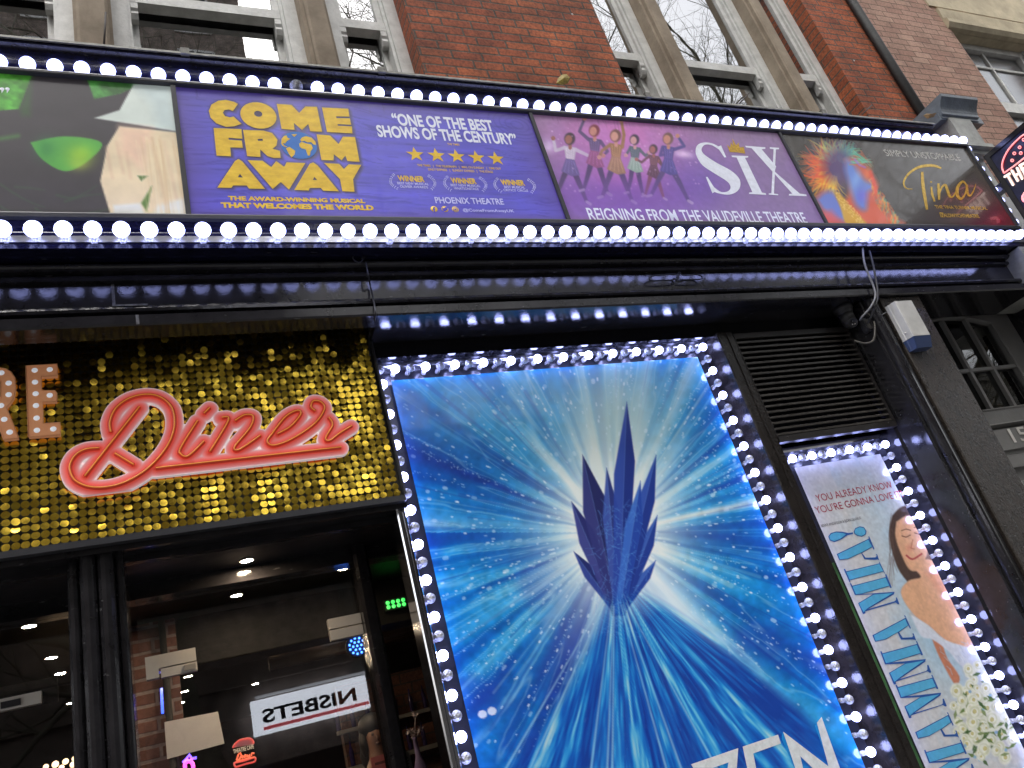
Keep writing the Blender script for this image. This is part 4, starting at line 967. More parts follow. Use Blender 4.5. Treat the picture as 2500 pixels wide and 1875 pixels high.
dancer(1392, 326, 166, (150, 92, 76), (196, 186, 204), (96, 84, 140), (62, 48, 84), [(-0.7, 1.8), (-1.7, 2.3), (-2.0, 0.9)], [(0.7, 1.8), (2.0, 2.2), (3.2, 2.6)], (52, 34, 48), 0, 1.3)
dancer(1452, 306, 166, (196, 132, 116), (84, 66, 110), (140, 74, 120), dk, [(-0.7, 1.8), (-1.8, 1.0), (-1.2, -0.6)], [(0.7, 1.8), (1.5, 2.8), (1.0, 3.4)], (120, 44, 60), 0, 1.0)
dancer(1504, 318, 172, (206, 150, 130), (150, 112, 62), (160, 124, 84), (70, 56, 96), [(-0.7, 1.8), (-1.6, 2.6), (-1.9, 3.4)], [(0.7, 1.8), (0.9, 0.4), (0.6, -1.2)], (110, 70, 60), 0, 1.2)
dancer(1550, 330, 146, (206, 156, 150), (66, 92, 92), (140, 178, 150), dk, [(-0.6, 1.8), (-1.2, 2.9)], [(0.6, 1.8), (1.4, 2.5), (1.9, 2.0)], (52, 36, 60), 0, 0.7)
dancer(1596, 354, 130, (160, 96, 78), (92, 58, 62), (84, 54, 66), (122, 66, 70), [(-0.7, 1.8), (-1.8, 2.9), (-2.6, 2.6)], [(0.7, 1.8), (1.3, 2.9), (0.6, 2.3)], (60, 40, 46), 0, 1.0)
dancer(1632, 326, 162, (196, 136, 110), (70, 64, 130), (72, 68, 138), (74, 62, 110), [(-0.7, 1.8), (-1.0, 2.8), (-0.2, 2.5)], [(0.7, 1.8), (1.9, 1.2), (1.1, 0.1)], (112, 80, 70), 0, 1.6)
fo = np.clip((p2.py - 425) / 75, 0, 1) * np.clip(1 - np.abs(p2.px - 1520) / 230, 0, 1)
p2.blend(fo * 0.55, (128, 84, 176)); p2.c *= (0.94 + 0.12 * fbm(p2.X * 40, p2.Z * 40, 45, 3))[..., None]
for i in range(60):
    q = np.random.default_rng(100 + i).random(4); p2.ell(1340 + 370 * q[0], 300 + 190 * q[1], 1.2 + 1.6 * q[2], 1.2 + 1.6 * q[2], (236, 200, 240), 0.25 + 0.3 * q[3], 0.8)
for i in range(46):
    q = np.random.default_rng(300 + i).random(3); x = 1330 + 600 * q[0]; y = 277 + (x - 1330) * 0.075; p2.stroke([(x, y), (x + 2 + 5 * q[1], y + 8 + 26 * q[1])], 1.3, (96, 70, 96), 0.3 * q[2] + 0.1, 1)
p2.glow(1500, 470, 210, 40, (126, 78, 172), 0.5); p2.glow(1540, 380, 200, 46, (176, 110, 190), 0.22)
t2_ = panel_thing(2, 'purple theatre panel with six dancers, large white serif title and small gold crown')
p2.build('print', PANEL, t2_)
b = MB()
S_ = catmull([(1455, 268), (1495, 360)], 1) + [(1481, 362)] + catmull([(1440, 302), (1385, 268), (1330, 264), (1304, 300), (1330, 342), (1420, 402), (1530, 462), (1592, 520), (1604, 575), (1580, 622), (1520, 648), (1450, 642), (1405, 628)], 4) + [(1388, 638), (1337, 512), (1351, 512)] + catmull([(1400, 590), (1455, 628), (1508, 622), (1528, 590), (1500, 545), (1400, 482), (1310, 420), (1266, 350), (1259, 300), (1277, 262), (1322, 246), (1382, 251), (1435, 276)], 4)
b.flat(poly(FL, Z5(*S_)), FL)
b.flat(poly(FL, Z5((1535, 346), (1665, 351), (1663, 362), (1640, 364), (1770, 632), (1800, 638), (1803, 650), (1670, 643), (1672, 632), (1697, 630), (1575, 362), (1540, 358))), FL)
b.flat(poly(FL, Z5((1640, 271), (1796, 283), (1797, 294), (1768, 298), (1880, 430), (1868, 470), (2062, 640), (2112, 647), (2116, 660), (1978, 655), (1980, 643), (2004, 640), (1690, 290), (1648, 284))), FL)
b.flat(poly(FL - 0.0006, Z5((1830, 282), (1902, 287), (1902, 298), (1878, 299), (1863, 640), (1895, 644), (1896, 653), (1823, 648), (1823, 639), (1843, 638), (1860, 298), (1832, 294))), FL - 0.0006)
b.build('title_lettering', INK_WHITE, t2_)
b = MB(); b.text('REIGNING FROM THE VAUDEVILLE THEATRE', FL, Z5((447, 853))[0], Z5((2125, 863))[0], Z5((428, 757))[0], 0.015); b.build('lower_lettering', INK_WHITE, t2_)
b = MB(); b.flat(poly(FL, Z5((1522, 320), (1500, 262), (1525, 285), (1530, 240), (1548, 275), (1542, 215), (1572, 268), (1590, 245), (1598, 285), (1630, 278), (1642, 332), (1580, 322))), FL); b.build('crown_emblem', simple('crown_gold', L3(190, 150, 40), 0.4, vary=0.5, vscale=60, emit=L3(190, 150, 40), estr=0.12), t2_)

# panel 3: dark panel with a swirl of rainbow hair-like strokes, gold script title
p3 = panel(3, 320, (70, 65, 59))  # black ink greyed, carrying the haze of reflected sky in its colour
Z6 = zc(1900, 300, 3.6867)
rg = random.Random(9)
p3.glow(2455, 545, 60, 60, (120, 8, 30), 0.9); p3.glow(2400, 560, 60, 28, (96, 10, 30), 0.6)
def hue(t): 
    cs = [(250, 210, 70), (245, 160, 50), (235, 96, 40), (220, 70, 45), (200, 200, 90), (96, 200, 150), (70, 170, 160)]
    i = min(int(t * (len(cs) - 1)), len(cs) - 2); f = t * (len(cs) - 1) - i
    return tuple(cs[i][k_] * (1 - f) + cs[i + 1][k_] * f for k_ in range(3))
p3.ell(2040, 405, 56, 62, (86, 50, 84), 0.9, 0.8)
for i in range(330):                                # mane fanned out from the dark core
    an = rg.uniform(math.radians(95), math.radians(320)); r0 = rg.uniform(18, 44); r1 = rg.uniform(46, 98 if an < 4.2 else 74)
    cx, cy = 2044, 412; bend = rg.uniform(-0.5, 0.5)
    pts_ = [(cx + (r0 + (r1 - r0) * t) * math.cos(an + bend * t) * (1.08), cy + (r0 + (r1 - r0) * t) * math.sin(an + bend * t) * 1.02) for t in (0, .35, .7, 1)]
    t = (an - math.radians(95)) / math.radians(225)
    p3.stroke(pts_, rg.uniform(3, 6), hue(min(1, max(0, t + rg.uniform(-.16, .16)))), rg.uniform(0.35, 0.85), 1.2, 0.6)
p3.ell(2046, 400, 34, 42, (84, 56, 116), 0.85, 0.9)
p3.poly(Z6(*catmull([(600, 330), (700, 310), (800, 400), (860, 480), (900, 560), (870, 620), (930, 760), (1000, 840), (1110, 915), (380, 915), (330, 680), (440, 610), (600, 690), (640, 520), (600, 330)], 4)), (224, 92, 56), 0.95, 7)
p3.poly(Z6(*catmull([(610, 330), (680, 360), (740, 470), (860, 560), (850, 600), (800, 640), (790, 780), (700, 740), (640, 560), (600, 420), (610, 330)], 4)), (92, 140, 232), 0.9, 9)
p3.glow(2090, 440, 12, 26, (150, 190, 246), 0.6, 20); p3.glow(2106, 478, 16, 18, (120, 90, 220), 0.5); p3.glow(2120, 420, 8, 22, (250, 140, 70), 0.5, 15)
p3.poly(Z6(*catmull([(340, 690), (420, 620), (520, 640), (620, 860), (560, 880), (420, 800), (340, 690)], 4)), (96, 130, 222), 0.9, 9)
p3.poly(Z6((340, 800), (480, 790), (600, 915), (390, 915)), (220, 100, 110), 0.8, 8)
p3.poly(Z6(*catmull([(500, 620), (560, 640), (680, 790), (800, 915), (620, 915), (560, 760), (500, 620)], 4)), (216, 166, 50), 0.95, 3)
for i in range(90):
    x = rg.uniform(520, 760); y = 620 + (x - 500) * 1.05 + rg.uniform(-40, 60); p3.ell(*Z6((x, y))[0], 1.6, 1.6, (250, 214, 110), 0.6, 0.6)
for i in range(120):
    x = rg.uniform(840, 1090); y = 520 + (x - 840) * 1.5 + rg.uniform(-30, 60)
    p3.stroke(Z6((x, y), (x + rg.uniform(-25, 25), y + rg.uniform(20, 70)), (x + rg.uniform(-30, 45), y + rg.uniform(50, 110))), 4, rg.choice([(232, 96, 44), (246, 190, 80), (214, 70, 40), (90, 170, 140)]), 0.6, 1.2, 1)
for i in range(26): p3.stroke(Z6((rg.uniform(640, 760), rg.uniform(250, 380)), (rg.uniform(760, 860), rg.uniform(300, 400))), 3, rg.choice([(80, 180, 150), (120, 210, 170), (220, 110, 60)]), 0.6, 1.2, 1)
p3.stroke(Z6((690, 330), (730, 380), (780, 400)), 5, (150, 110, 220), 0.7, 2); p3.stroke(Z6((830, 440), (870, 560), (880, 620)), 8, (236, 70, 44), 0.8, 3)
t3_ = panel_thing(3, 'dark theatre panel with a rainbow swirl of colour and gold script title')
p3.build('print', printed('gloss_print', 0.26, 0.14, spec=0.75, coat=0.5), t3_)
SCRIPT_GOLD = simple('gold_foil_ink', L3(196, 150, 52), 0.3, metal=0.5, vary=0.4, vscale=30, col2=L3(236, 204, 96), emit=L3(200, 155, 55), estr=0.2)
b = MB()
def brushstroke(b, pts, w, D, zf):
    L_ = catmull(pts, 5); n = len(L_); ws = np.interp(np.linspace(0, 1, n), np.linspace(0, 1, len(w)), w)
    lf, rt = [], []
    for i, (x, y) in enumerate(L_):
        x0_, y0_ = L_[max(i - 1, 0)]; x1_, y1_ = L_[min(i + 1, n - 1)]; dx, dy = x1_ - x0_, y1_ - y0_; l_ = math.hypot(dx, dy) + 1e-6
        lf.append((x - dy / l_ * ws[i] / 2, y + dx / l_ * ws[i] / 2)); rt.append((x + dy / l_ * ws[i] / 2, y - dx / l_ * ws[i] / 2))
    A_, B_ = poly(D, zf(*lf)), poly(D, zf(*rt))
    vv = [(q[0], D, q[1]) for q in A_] + [(q[0], D, q[1]) for q in B_]
    b.add(vv, [(i, i + 1, n + i + 1, n + i) for i in range(n - 1)])
for pts_, w_, e in (([(1468, 408), (1405, 386), (1330, 385), (1250, 405), (1180, 452), (1136, 512), (1132, 560), (1158, 590), (1208, 596)], [16, 24, 24, 20, 16, 10, 4], 0), ([(1296, 440), (1302, 550), (1322, 680), (1340, 780)], [20, 30, 28, 20], 1), ([(1376, 525), (1376, 530), (1378, 538)], [14, 16, 12], 0), ([(1378, 575), (1386, 640), (1408, 708)], [14, 22, 14], 0), ([(1442, 545), (1446, 620), (1448, 692)], [20, 26, 18], 2), ([(1450, 640), (1475, 575), (1505, 560), (1525, 610), (1545, 660), (1572, 662), (1600, 615), (1612, 575)], [12, 18, 24, 26, 16, 10, 8], 3), ([(1696, 560), (1660, 528), (1615, 580), (1612, 650), (1645, 684), (1682, 640), (1700, 565)], [10, 20, 28, 28, 22, 14, 12], 4), ([(1698, 556), (1704, 630), (1726, 656), (1758, 612), (1779, 548)], [20, 22, 16, 10, 4], 5)):
    brushstroke(b, pts_, w_, FL - 0.0003 * e, Z6)
b.build('title_lettering', SCRIPT_GOLD, t3_)
b = MB(); b.text('SIMPLY UNSTOPPABLE', FL, Z6((977, 298))[0], Z6((1650, 340))[0], Z6((962, 242))[0], 0.0); b.build('upper_lettering', simple('silver_ink', L3(190, 188, 182), 0.4, emit=L3(190, 188, 182), estr=0.15), t3_)
b = Lines('small_lettering', SCRIPT_GOLD, t3_); b.text('THE TINA TURNER MUSICAL', FL, Z6((1420, 768))[0], Z6((1887, 783))[0], Z6((1412, 740))[0], 0.01)
b.text('ALDWYCHTHEATRE', FL, Z6((1497, 848))[0], Z6((1815, 853))[0], Z6((1492, 816))[0], 0.02)
b = MB(); b.flat(poly(FL, Z6((1450, 806), (1484, 808), (1497, 850), (1462, 848))), FL, [poly(FL, Z6((1458, 812), (1466, 812), (1484, 838), (1480, 812), (1484, 812), (1493, 846), (1486, 846), (1468, 820), (1472, 844), (1466, 844)))])
b.build('theatre_emblem', SCRIPT_GOLD, t3_)

# ------------------------------------------------------------------ gold sequin wall
GD = 3.30
sw = thing('sequin_panel', (0.05, GD, 1.08), 'gold sequin shimmer panel hanging over the diner doors', 'sequin panel')
b = MB(); b.box(-3.0, 1.032, GD + 0.012, GD + 0.10, 1.10, 2.22); b.build('backing', simple('black_mesh_backing', (0.012, 0.01, 0.006), 0.6, vary=0.2), sw)
b = MB(); b.profx([(GD - 0.012, 1.096), (GD - 0.012, 1.070), (GD + 0.1, 1.066), (GD + 0.1, 1.098), (GD - 0.012, 1.096)], -3.0, 1.034); b.box(1.030, 1.040, GD - 0.012, GD + 0.1, 1.098, 2.22); b.build('edge_trim', simple('dark_grey_trim', (0.04, 0.04, 0.045), 0.4, vary=0.2), sw)
gold = simple('gold_sequin_foil', (1.0, 0.645, 0.075), 0.25, metal=1.0, vary=0.12, vscale=4)
rs = random.Random(17)
allseq = MB(); NEAR = []
def sequin(b, cx, D, cz, pitch, yaw, r=0.0158):
    ring = 12; vv = []
    cp, sp_, cy, sy = math.cos(pitch), math.sin(pitch), math.cos(yaw), math.sin(yaw)
    def put(x, z, d):                               # hangs from a pin at its top edge
        z -= r * 0.8; z2 = z * cp - d * sp_; d2 = z * sp_ + d * cp; x2 = x * cy - d2 * sy; d3 = x * sy + d2 * cy
        return (cx + x2, D + d3, cz + r * 0.8 + z2)
    for rr, dd in ((1.0, 0.0), (0.5, -0.00035)):
        for i in range(ring): a = 2 * math.pi * i / ring; vv.append(put(rr * r * math.cos(a), rr * r * math.sin(a), dd))
    vv.append(put(0, 0, -0.00045))
    ff = [(i, (i + 1) % ring, ring + (i + 1) % ring, ring + i) for i in range(ring)] + [(ring + i, ring + (i + 1) % ring, 2 * ring) for i in range(ring)]
    b.add(vv, ff, True)
SP = 0.0319
near = []
for iz in range(34):
    for ix in range(-14, 48):
        x = -0.4985 + ix * SP + rs.uniform(-.0006, .0006); z = 1.113 + iz * SP
        if x > 1.018: continue
        f1_ = float(vnoise(np.array([x * 9.0 + 7]), np.array([z * 6.0 + 3]), 77)[0]) - 0.5; pit = 0.02 + f1_ * 0.5 + rs.gauss(0, 0.085); yw = rs.gauss(0, 0.09)
        if rs.random() < 0.20: pit -= rs.uniform(0.16, 0.34)
        if iz < 5 and -1 <= ix < 19: near.append((x, z, pit, yw))
        else: sequin(allseq, x, GD, z, pit, yw)
o = allseq.build('sequins', gold, sw); o['kind'] = 'stuff'
base = MB(); sequin(base, 0, 0, 0, 0, 0); bo = base.build('sequin', gold, None)
bo.data.transform(Matrix.Translation(bo.location - W(0, 0, 0)))
for i, (x, z, p_, y_) in enumerate(near):
    c = bo if i == 0 else bo.copy()
    if i: link(c)
    c.parent = sw; c.location = W(x, GD, z) - wloc(sw); c.rotation_euler = (p_ * 0.8, 0, y_)

# script sign on the sequins
ZD = zc(100, 900, 2.5136)
SD = 3.268
STROKES = [catmull(q, 7) for q in (
    [(430, 395), (424, 330), (460, 250), (540, 190), (640, 165), (730, 180), (800, 240), (820, 330), (800, 430), (740, 530), (640, 630), (520, 700), (400, 732), (290, 728), (210, 690), (180, 630), (185, 580), (220, 530), (280, 500), (360, 492)],
    [(605, 240), (270, 665)], [(455, 525), (570, 595)], [(960, 325), (858, 490), (858, 530), (905, 540), (1000, 450)], [(1035, 245), (1000, 280)],
    [(1110, 305), (1150, 322), (1035, 515)], [(1190, 325), (1250, 290), (1302, 300), (1280, 370), (1190, 480), (1200, 506), (1250, 482), (1345, 415)],
    [(1450, 405), (1530, 360), (1592, 285), (1570, 263), (1500, 300), (1420, 400), (1388, 450), (1420, 476), (1500, 455), (1600, 400), (1690, 330), (1738, 250), (1715, 210), (1670, 205), (1655, 240), (1682, 265)],
    [(1765, 305), (1787, 350), (1745, 430), (1770, 446), (1830, 402), (1905, 355)], [(705, 615), (1840, 487)])]
STW = [[P(x, y, SD) for x, y in ZD(*q)] for q in STROKES]
ds_ = thing('script_sign', (0.3, SD, 1.3), 'coral pink script sign spelling a word in raised tubes on the gold sequins', 'sign')
step = 0.0034; rB = 0.036
gx = np.arange(-0.40, 0.98, step); gz = np.arange(1.27, 1.83, step); GX, GZ = np.meshgrid(gx, gz)
dist = np.full(GX.shape, 9.0); qx = np.zeros_like(GX); qz = np.zeros_like(GX)
for L_ in STW:
    for (ax, _, az), (bx, _, bz) in zip(L_[:-1], L_[1:]):
        ex, ez = bx - ax, bz - az; t = np.clip(((GX - ax) * ex + (GZ - az) * ez) / (ex * ex + ez * ez + 1e-12), 0, 1)
        nx_, nz_ = ax + t * ex, az + t * ez; d = np.hypot(GX - nx_, GZ - nz_); m_ = d < dist
        dist = np.where(m_, d, dist); qx = np.where(m_, nx_, qx); qz = np.where(m_, nz_, qz)
ins = dist < rB + step * 0.9
out_ = dist > rB
sx = np.where(out_, qx + (GX - qx) / np.maximum(dist, 1e-9) * rB, GX); sz = np.where(out_, qz + (GZ - qz) / np.maximum(dist, 1e-9) * rB, GZ)
cell = ins[:-1, :-1] & ins[1:, :-1] & ins[1:, 1:] & ins[:-1, 1:]
ids = -np.ones(GX.shape, int); vv = []; cc = []
def vid(i, j):
    if ids[i, j] < 0: ids[i, j] = len(vv); vv.append((sx[i, j], sz[i, j])); cc.append(min(dist[i, j], rB) / rB)
    return ids[i, j]
ff = [(vid(i, j), vid(i, j + 1), vid(i + 1, j + 1), vid(i + 1, j)) for i, j in zip(*np.nonzero(cell))]
from collections import Counter
ec = Counter(tuple(sorted((f[k], f[(k + 1) % 4]))) for f in ff for k in range(4))
bd = [e for e, n in ec.items() if n == 1]
n0 = len(vv); o0 = wloc(ds_)
me = bpy.data.meshes.new('backboard')
front = [W(x, SD, z) - o0 for x, z in vv]; back = [W(x, SD + 0.022, z) - o0 for x, z in vv]
me.from_pydata(front + back, [], ff + [(a, b_, b_ + n0, a + n0) for a, b_ in bd])
at = me.color_attributes.new('ink', 'FLOAT_COLOR', 'POINT')
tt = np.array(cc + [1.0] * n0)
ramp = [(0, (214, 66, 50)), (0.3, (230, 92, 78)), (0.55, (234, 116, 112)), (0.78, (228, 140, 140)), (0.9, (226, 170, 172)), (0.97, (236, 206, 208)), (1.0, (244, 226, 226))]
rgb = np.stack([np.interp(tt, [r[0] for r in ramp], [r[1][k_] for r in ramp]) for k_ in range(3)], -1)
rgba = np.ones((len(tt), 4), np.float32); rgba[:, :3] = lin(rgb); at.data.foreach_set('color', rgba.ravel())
me.materials.append(printed('coral_print', 0.35, 0.38)); me.update()  # board is unlit; glow added to brighten the coral ink
bm = bmesh.new(); bm.from_mesh(me); bmesh.ops.recalc_face_normals(bm, faces=bm.faces); bm.to_mesh(me); bm.free()
o = bpy.data.objects.new('backboard', me); link(o); o.parent = ds_
tubeR = simple('orange_red_tube', L3(206, 62, 36), 0.3, vary=0.1, emit=L3(206, 62, 36), estr=0.2); tubeY = simple('amber_tube_core', L3(236, 150, 62), 0.3, vary=0.1, emit=L3(236, 150, 62), estr=0.3)  # tubes are unlit paint; faint glow added to lift their colour
for L_ in STW:
    b = MB(); b.tube([(x, SD - 0.005, z) for x, _, z in L_], 0.0088, 10); t_ = b.build('tube', tubeR, ds_)
    b = MB(); b.tube([(x, SD - 0.0115, z) for x, _, z in L_], 0.0035, 6); b.build('tube_core', tubeY, t_)
# copper marquee letters at the left
ZE = zc(0, 860, 6.38)
copper = simple('copper_letter', L3(204, 132, 92), 0.4, vary=0.15, vscale=5, col2=L3(222, 170, 120), emit=L3(206, 140, 100), estr=0.3); rim_m = simple('pale_copper_rim', L3(220, 158, 112), 0.4, emit=L3(220, 158, 112), estr=0.1); spot_m = lamp('white_bulb_spot', (0.62, 0.66, 0.72), 0.6)  # letters and their printed spots are unlit; glow added to brighten them
LE = 3.276
for nm, outl, hole, dots in (
    ('E', [(405, 215), (890, 185), (893, 365), (640, 378), (645, 600), (855, 600), (885, 640), (880, 765), (660, 775), (672, 1110), (935, 1095), (940, 1285), (445, 1318)], None, [(540, 280), (775, 268), (545, 465), (555, 645), (775, 670), (560, 830), (570, 1025), (575, 1215), (830, 1195)]),
    ('R', [(-420, 262), (0, 245), (90, 262), (170, 310), (230, 400), (240, 560), (215, 700), (150, 800), (95, 860), (290, 1335), (60, 1362), (-110, 900), (-140, 900), (-120, 1370), (-390, 1390)], [(-160, 430), (-10, 420), (15, 470), (15, 690), (-30, 730), (-150, 740)], [(20, 320), (135, 480), (135, 660), (15, 830), (65, 1045), (150, 1245), (-120, 330), (-260, 340), (-260, 600), (-260, 850), (-260, 1100)])):
    c = P(*ZE(outl[-1])[0], LE)
    t = thing('marquee_letter', c, {'E': 'copper capital E studded with white bulb spots, on the gold sequins', 'R': 'copper capital R cut off by the left edge, on the gold sequins'}[nm], 'letter', 'copper marquee letters')
    po = poly(LE, ZE(*outl)); ho = [poly(LE, ZE(*hole))] if hole else []
    b = MB(); b.prism(po, LE, LE + 0.022, ho); b.build('body', copper, t)
    b = MB()
    for lp in [po] + ho: b.tube([(x, LE - 0.001, z) for x, z in lp + lp[:1]], 0.0026, 6)
    b.build('rim', rim_m, t)
    for q in dots:
        b = MB(); b.ball(P(*ZE(q)[0], LE), 0.0115, 10, (1, 0.35, 1)); b.build('bulb', spot_m, t)

# ------------------------------------------------------------------ lit poster cases
def case_bulbs(cols, pitch_z, row, pitch_x, ztop, zbot):
    pass
BR, BN, BTL = 0.0232, 0.010, 0.050
ca = thing('poster_case', (2.07, 3.42, -1.6), 'large bulb ringed poster case framing the tall blue poster', 'poster case')
b = MB(); b.box(1.04, 3.112, 3.425, 3.45, -1.6, 1.86); b.build('back_board', simple('black_case_back', (0.035, 0.035, 0.042), 0.18, vary=0.2), ca)
b = MB(); b.profx([(3.42, 1.80), (3.395, 1.803), (3.39, 1.81), (3.39, 1.862), (3.44, 1.866), (3.44, 1.80), (3.42, 1.80)], 1.04, 3.112); b.build('top_rail', M['silver'], ca)
b = MB(); b.profz([(0.992, 3.46), (0.992, 3.34), (0.998, 3.334), (1.006, 3.334), (1.010, 3.342), (1.016, 3.342), (1.020, 3.334), (1.030, 3.334), (1.036, 3.342), (1.036, 3.46)], -1.6, 1.06)
b.profz([(1.036, 3.46), (1.036, 3.395), (1.046, 3.39), (1.050, 3.40), (1.050, 3.46)], -1.6, 1.80); b.build('side_rail', M['chrome'], ca)
b = MB(); b.tube(catmull([(1.06, 3.385, 1.79), (1.3, 3.38, 1.797), (1.6, 3.383, 1.788), (1.95, 3.378, 1.80), (2.3, 3.383, 1.79), (2.7, 3.38, 1.798), (3.0, 3.383, 1.80), (3.06, 3.38, 1.815)], 6), 0.004, 6); b.build('wire', M['silver'], ca)
sp = []; off = set()
zt = 1.776; x_l, x_r = 1.0657, 3.060
npx = 25; 
for i in range(npx + 1):
    x = x_l + (x_r - x_l) * i / npx
    sp.append((x, 3.36, zt)); 
    if i % 2 == 0: off.add(len(sp) - 1)
for k_ in range(1, 27):
    sp.append((x_l, 3.36, zt - 0.0815 * k_)); 
    if k_ % 2 == 0: off.add(len(sp) - 1)
for k_ in range(1, 33):
    sp.append((x_r, 3.36, zt - 0.0815 * k_)); 
    if k_ % 2 == 1: off.add(len(sp) - 1)
strip_bulbs(ca, sp, BR, BN, BTL, off)
cb = thing('poster_case', (3.7, 3.42, -1.6), 'narrow bulb ringed poster case framing the white poster under the vent', 'poster case')
b = MB(); b.box(3.232, 4.185, 3.425, 3.45, -1.6, 1.06); b.build('back_board', bpy.data.materials['black_case_back'], cb)
b = MB(); b.box(3.26, 3.395, 3.418, 3.424, -1.6, 0.40); b.build('old_poster_edge', simple('green_old_poster', (0.05, 0.13, 0.03), 0.4, vary=0.6, vscale=7), cb)
b = MB(); b.profx([(3.42, 1.045), (3.36, 1.05), (3.355, 1.06), (3.355, 1.075), (3.44, 1.08), (3.44, 1.045), (3.42, 1.045)], 3.232, 4.185); b.build('top_rail', M['chrome'], cb)
sp = []; off = set(); zt = 1.007; x_l, x_r = 3.287, 4.128
for i in range(12):
    sp.append((x_l + (x_r - x_l) * i / 11, 3.36, zt)); 
    if i % 2 == 0: off.add(len(sp) - 1)
for k_ in range(1, 25):
    sp.append((x_l, 3.36, zt - 0.0774 * k_)); 
    if k_ % 2 == 0: off.add(len(sp) - 1)
    sp.append((x_r, 3.36, zt - 0.0774 * k_)); 
    if k_ % 2 == 1: off.add(len(sp) - 1)
strip_bulbs(cb, sp, BR, BN, BTL, off)

# tall blue poster: burst of icy rays round a plain cluster of ice spires
PD = 3.402
s = Sheet(PD, 1.125, 3.028, -0.95, 1.733, 400, 560, (30, 100, 170))
CX, CY = 1500.0, 1300.0
dx, dy = s.px - CX, s.py - CY; r = np.hypot(dx, dy); th = np.arctan2(dy, dx)
ang = (th + math.pi) / (2 * math.pi) * 64
wob = fbm(s.px / 60, s.py / 60, 5) * 1.1
n1 = vnoise(ang * 0.5 + wob * 0.15, r / 900, 51); n2 = vnoise(ang * 1.0 + wob * 0.3, r / 420, 52); n3 = vnoise(ang * 2.0 + wob * 0.5, r / 240, 53)
ray_ = 0.40 * n1 + 0.35 * n2 + 0.25 * n3
def ramp3(t, stops):
    return np.stack([np.interp(t, [q[0] for q in stops], [q[1][k_] for q in stops]) for k_ in range(3)], -1)
s.c = ramp3(ray_, [(0.2, (26, 60, 146)), (0.36, (20, 98, 176)), (0.5, (28, 134, 200)), (0.62, (70, 164, 212)), (0.74, (140, 194, 216)), (0.86, (192, 208, 206))])
s.c *= (0.86 + 0.28 * fbm(s.px / 16, s.py / 16, 61, 3))[..., None]
tealm = np.clip((1150 - s.py) / 420, 0, 1); s.blend(tealm * 0.42, (24, 104, 158))
s.blend(np.clip((fbm(s.px / 130, s.py / 130, 71) - 0.5) * 4, 0, 1) * np.clip((s.py - 1150) / 300, 0, 1) * 0.5, (38, 62, 158))
edges = np.clip(np.abs((n2 - 0.62)) * 26, 0, 1); s.blend((1 - edges) * 0.45 * np.clip(r / 200, 0, 1), (150, 205, 226))
e2 = np.clip(np.abs(n3 - 0.56) * 22, 0, 1); s.blend((1 - e2) * 0.28 * np.clip(r / 160, 0, 1), (200, 224, 232))
rp = np.random.default_rng(4)
for i in range(150):                                # straight rays
    a = rp.uniform(-math.pi, math.pi); r0 = rp.uniform(90, 320); r1 = r0 + rp.uniform(120, 520); w_ = rp.uniform(2, 13)
    j = rp.uniform(-20, 20)
    s.stroke([(CX + r0 * math.cos(a) + j, CY + r0 * math.sin(a)), (CX + r1 * math.cos(a) + j, CY + r1 * math.sin(a))], 1.0, tuple(rp.choice([[206, 222, 214], [150, 206, 228], [96, 176, 220], [24, 70, 156], [30, 60, 150]])), rp.uniform(0.14, 0.4), 1.6, w_)
g_ = np.exp(-((dx - 0.06 * dy) / 165) ** 2 - (np.where(dy < 0, dy / 290, dy / 240)) ** 2)
s.blend(np.clip(g_ * (0.9 + 0.9 * ray_ + 0.5 * (n3 - 0.5)), 0, 0.97), (230, 235, 230))
s.glow(1505, 1010, 100, 130, (190, 210, 200), 0.65, 0)
s.glow(1640, 1480, 50, 130, (226, 236, 240), 0.8, -40); s.glow(1720, 1560, 40, 120, (206, 226, 240), 0.55, -45)
for i in range(1500):                               # blown snow
    a = rp.uniform(-math.pi, math.pi); rr_ = abs(rp.normal(380, 230)) + 50; x = CX + rr_ * math.cos(a); y = CY + rr_ * math.sin(a)
    if not (940 < x < 2080 and 860 < y < 1890): continue
    l_ = rp.uniform(0.5, 7); big = rp.random() < 0.08
    s.stroke([(x, y), (x + l_ * math.cos(a), y + l_ * math.sin(a))], rp.uniform(6, 10) if big else rp.uniform(1.8, 4.2), (214, 230, 238), rp.uniform(0.25, 0.6) if big else rp.uniform(0.45, 0.9), 1.2)
for k_ in range(46):                                # dotted trails
    a = rp.uniform(-math.pi, math.pi); r0 = rp.uniform(200, 420)
    for q in range(34):
        rr_ = r0 + q * rp.uniform(6, 9); x = CX + rr_ * math.cos(a) + rp.normal(0, 3); y = CY + rr_ * math.sin(a) + rp.normal(0, 3)
        s.stroke([(x, y), (x + 0.5, y)], rp.uniform(1.2, 2.8), (190, 218, 232), 0.65, 1.2)
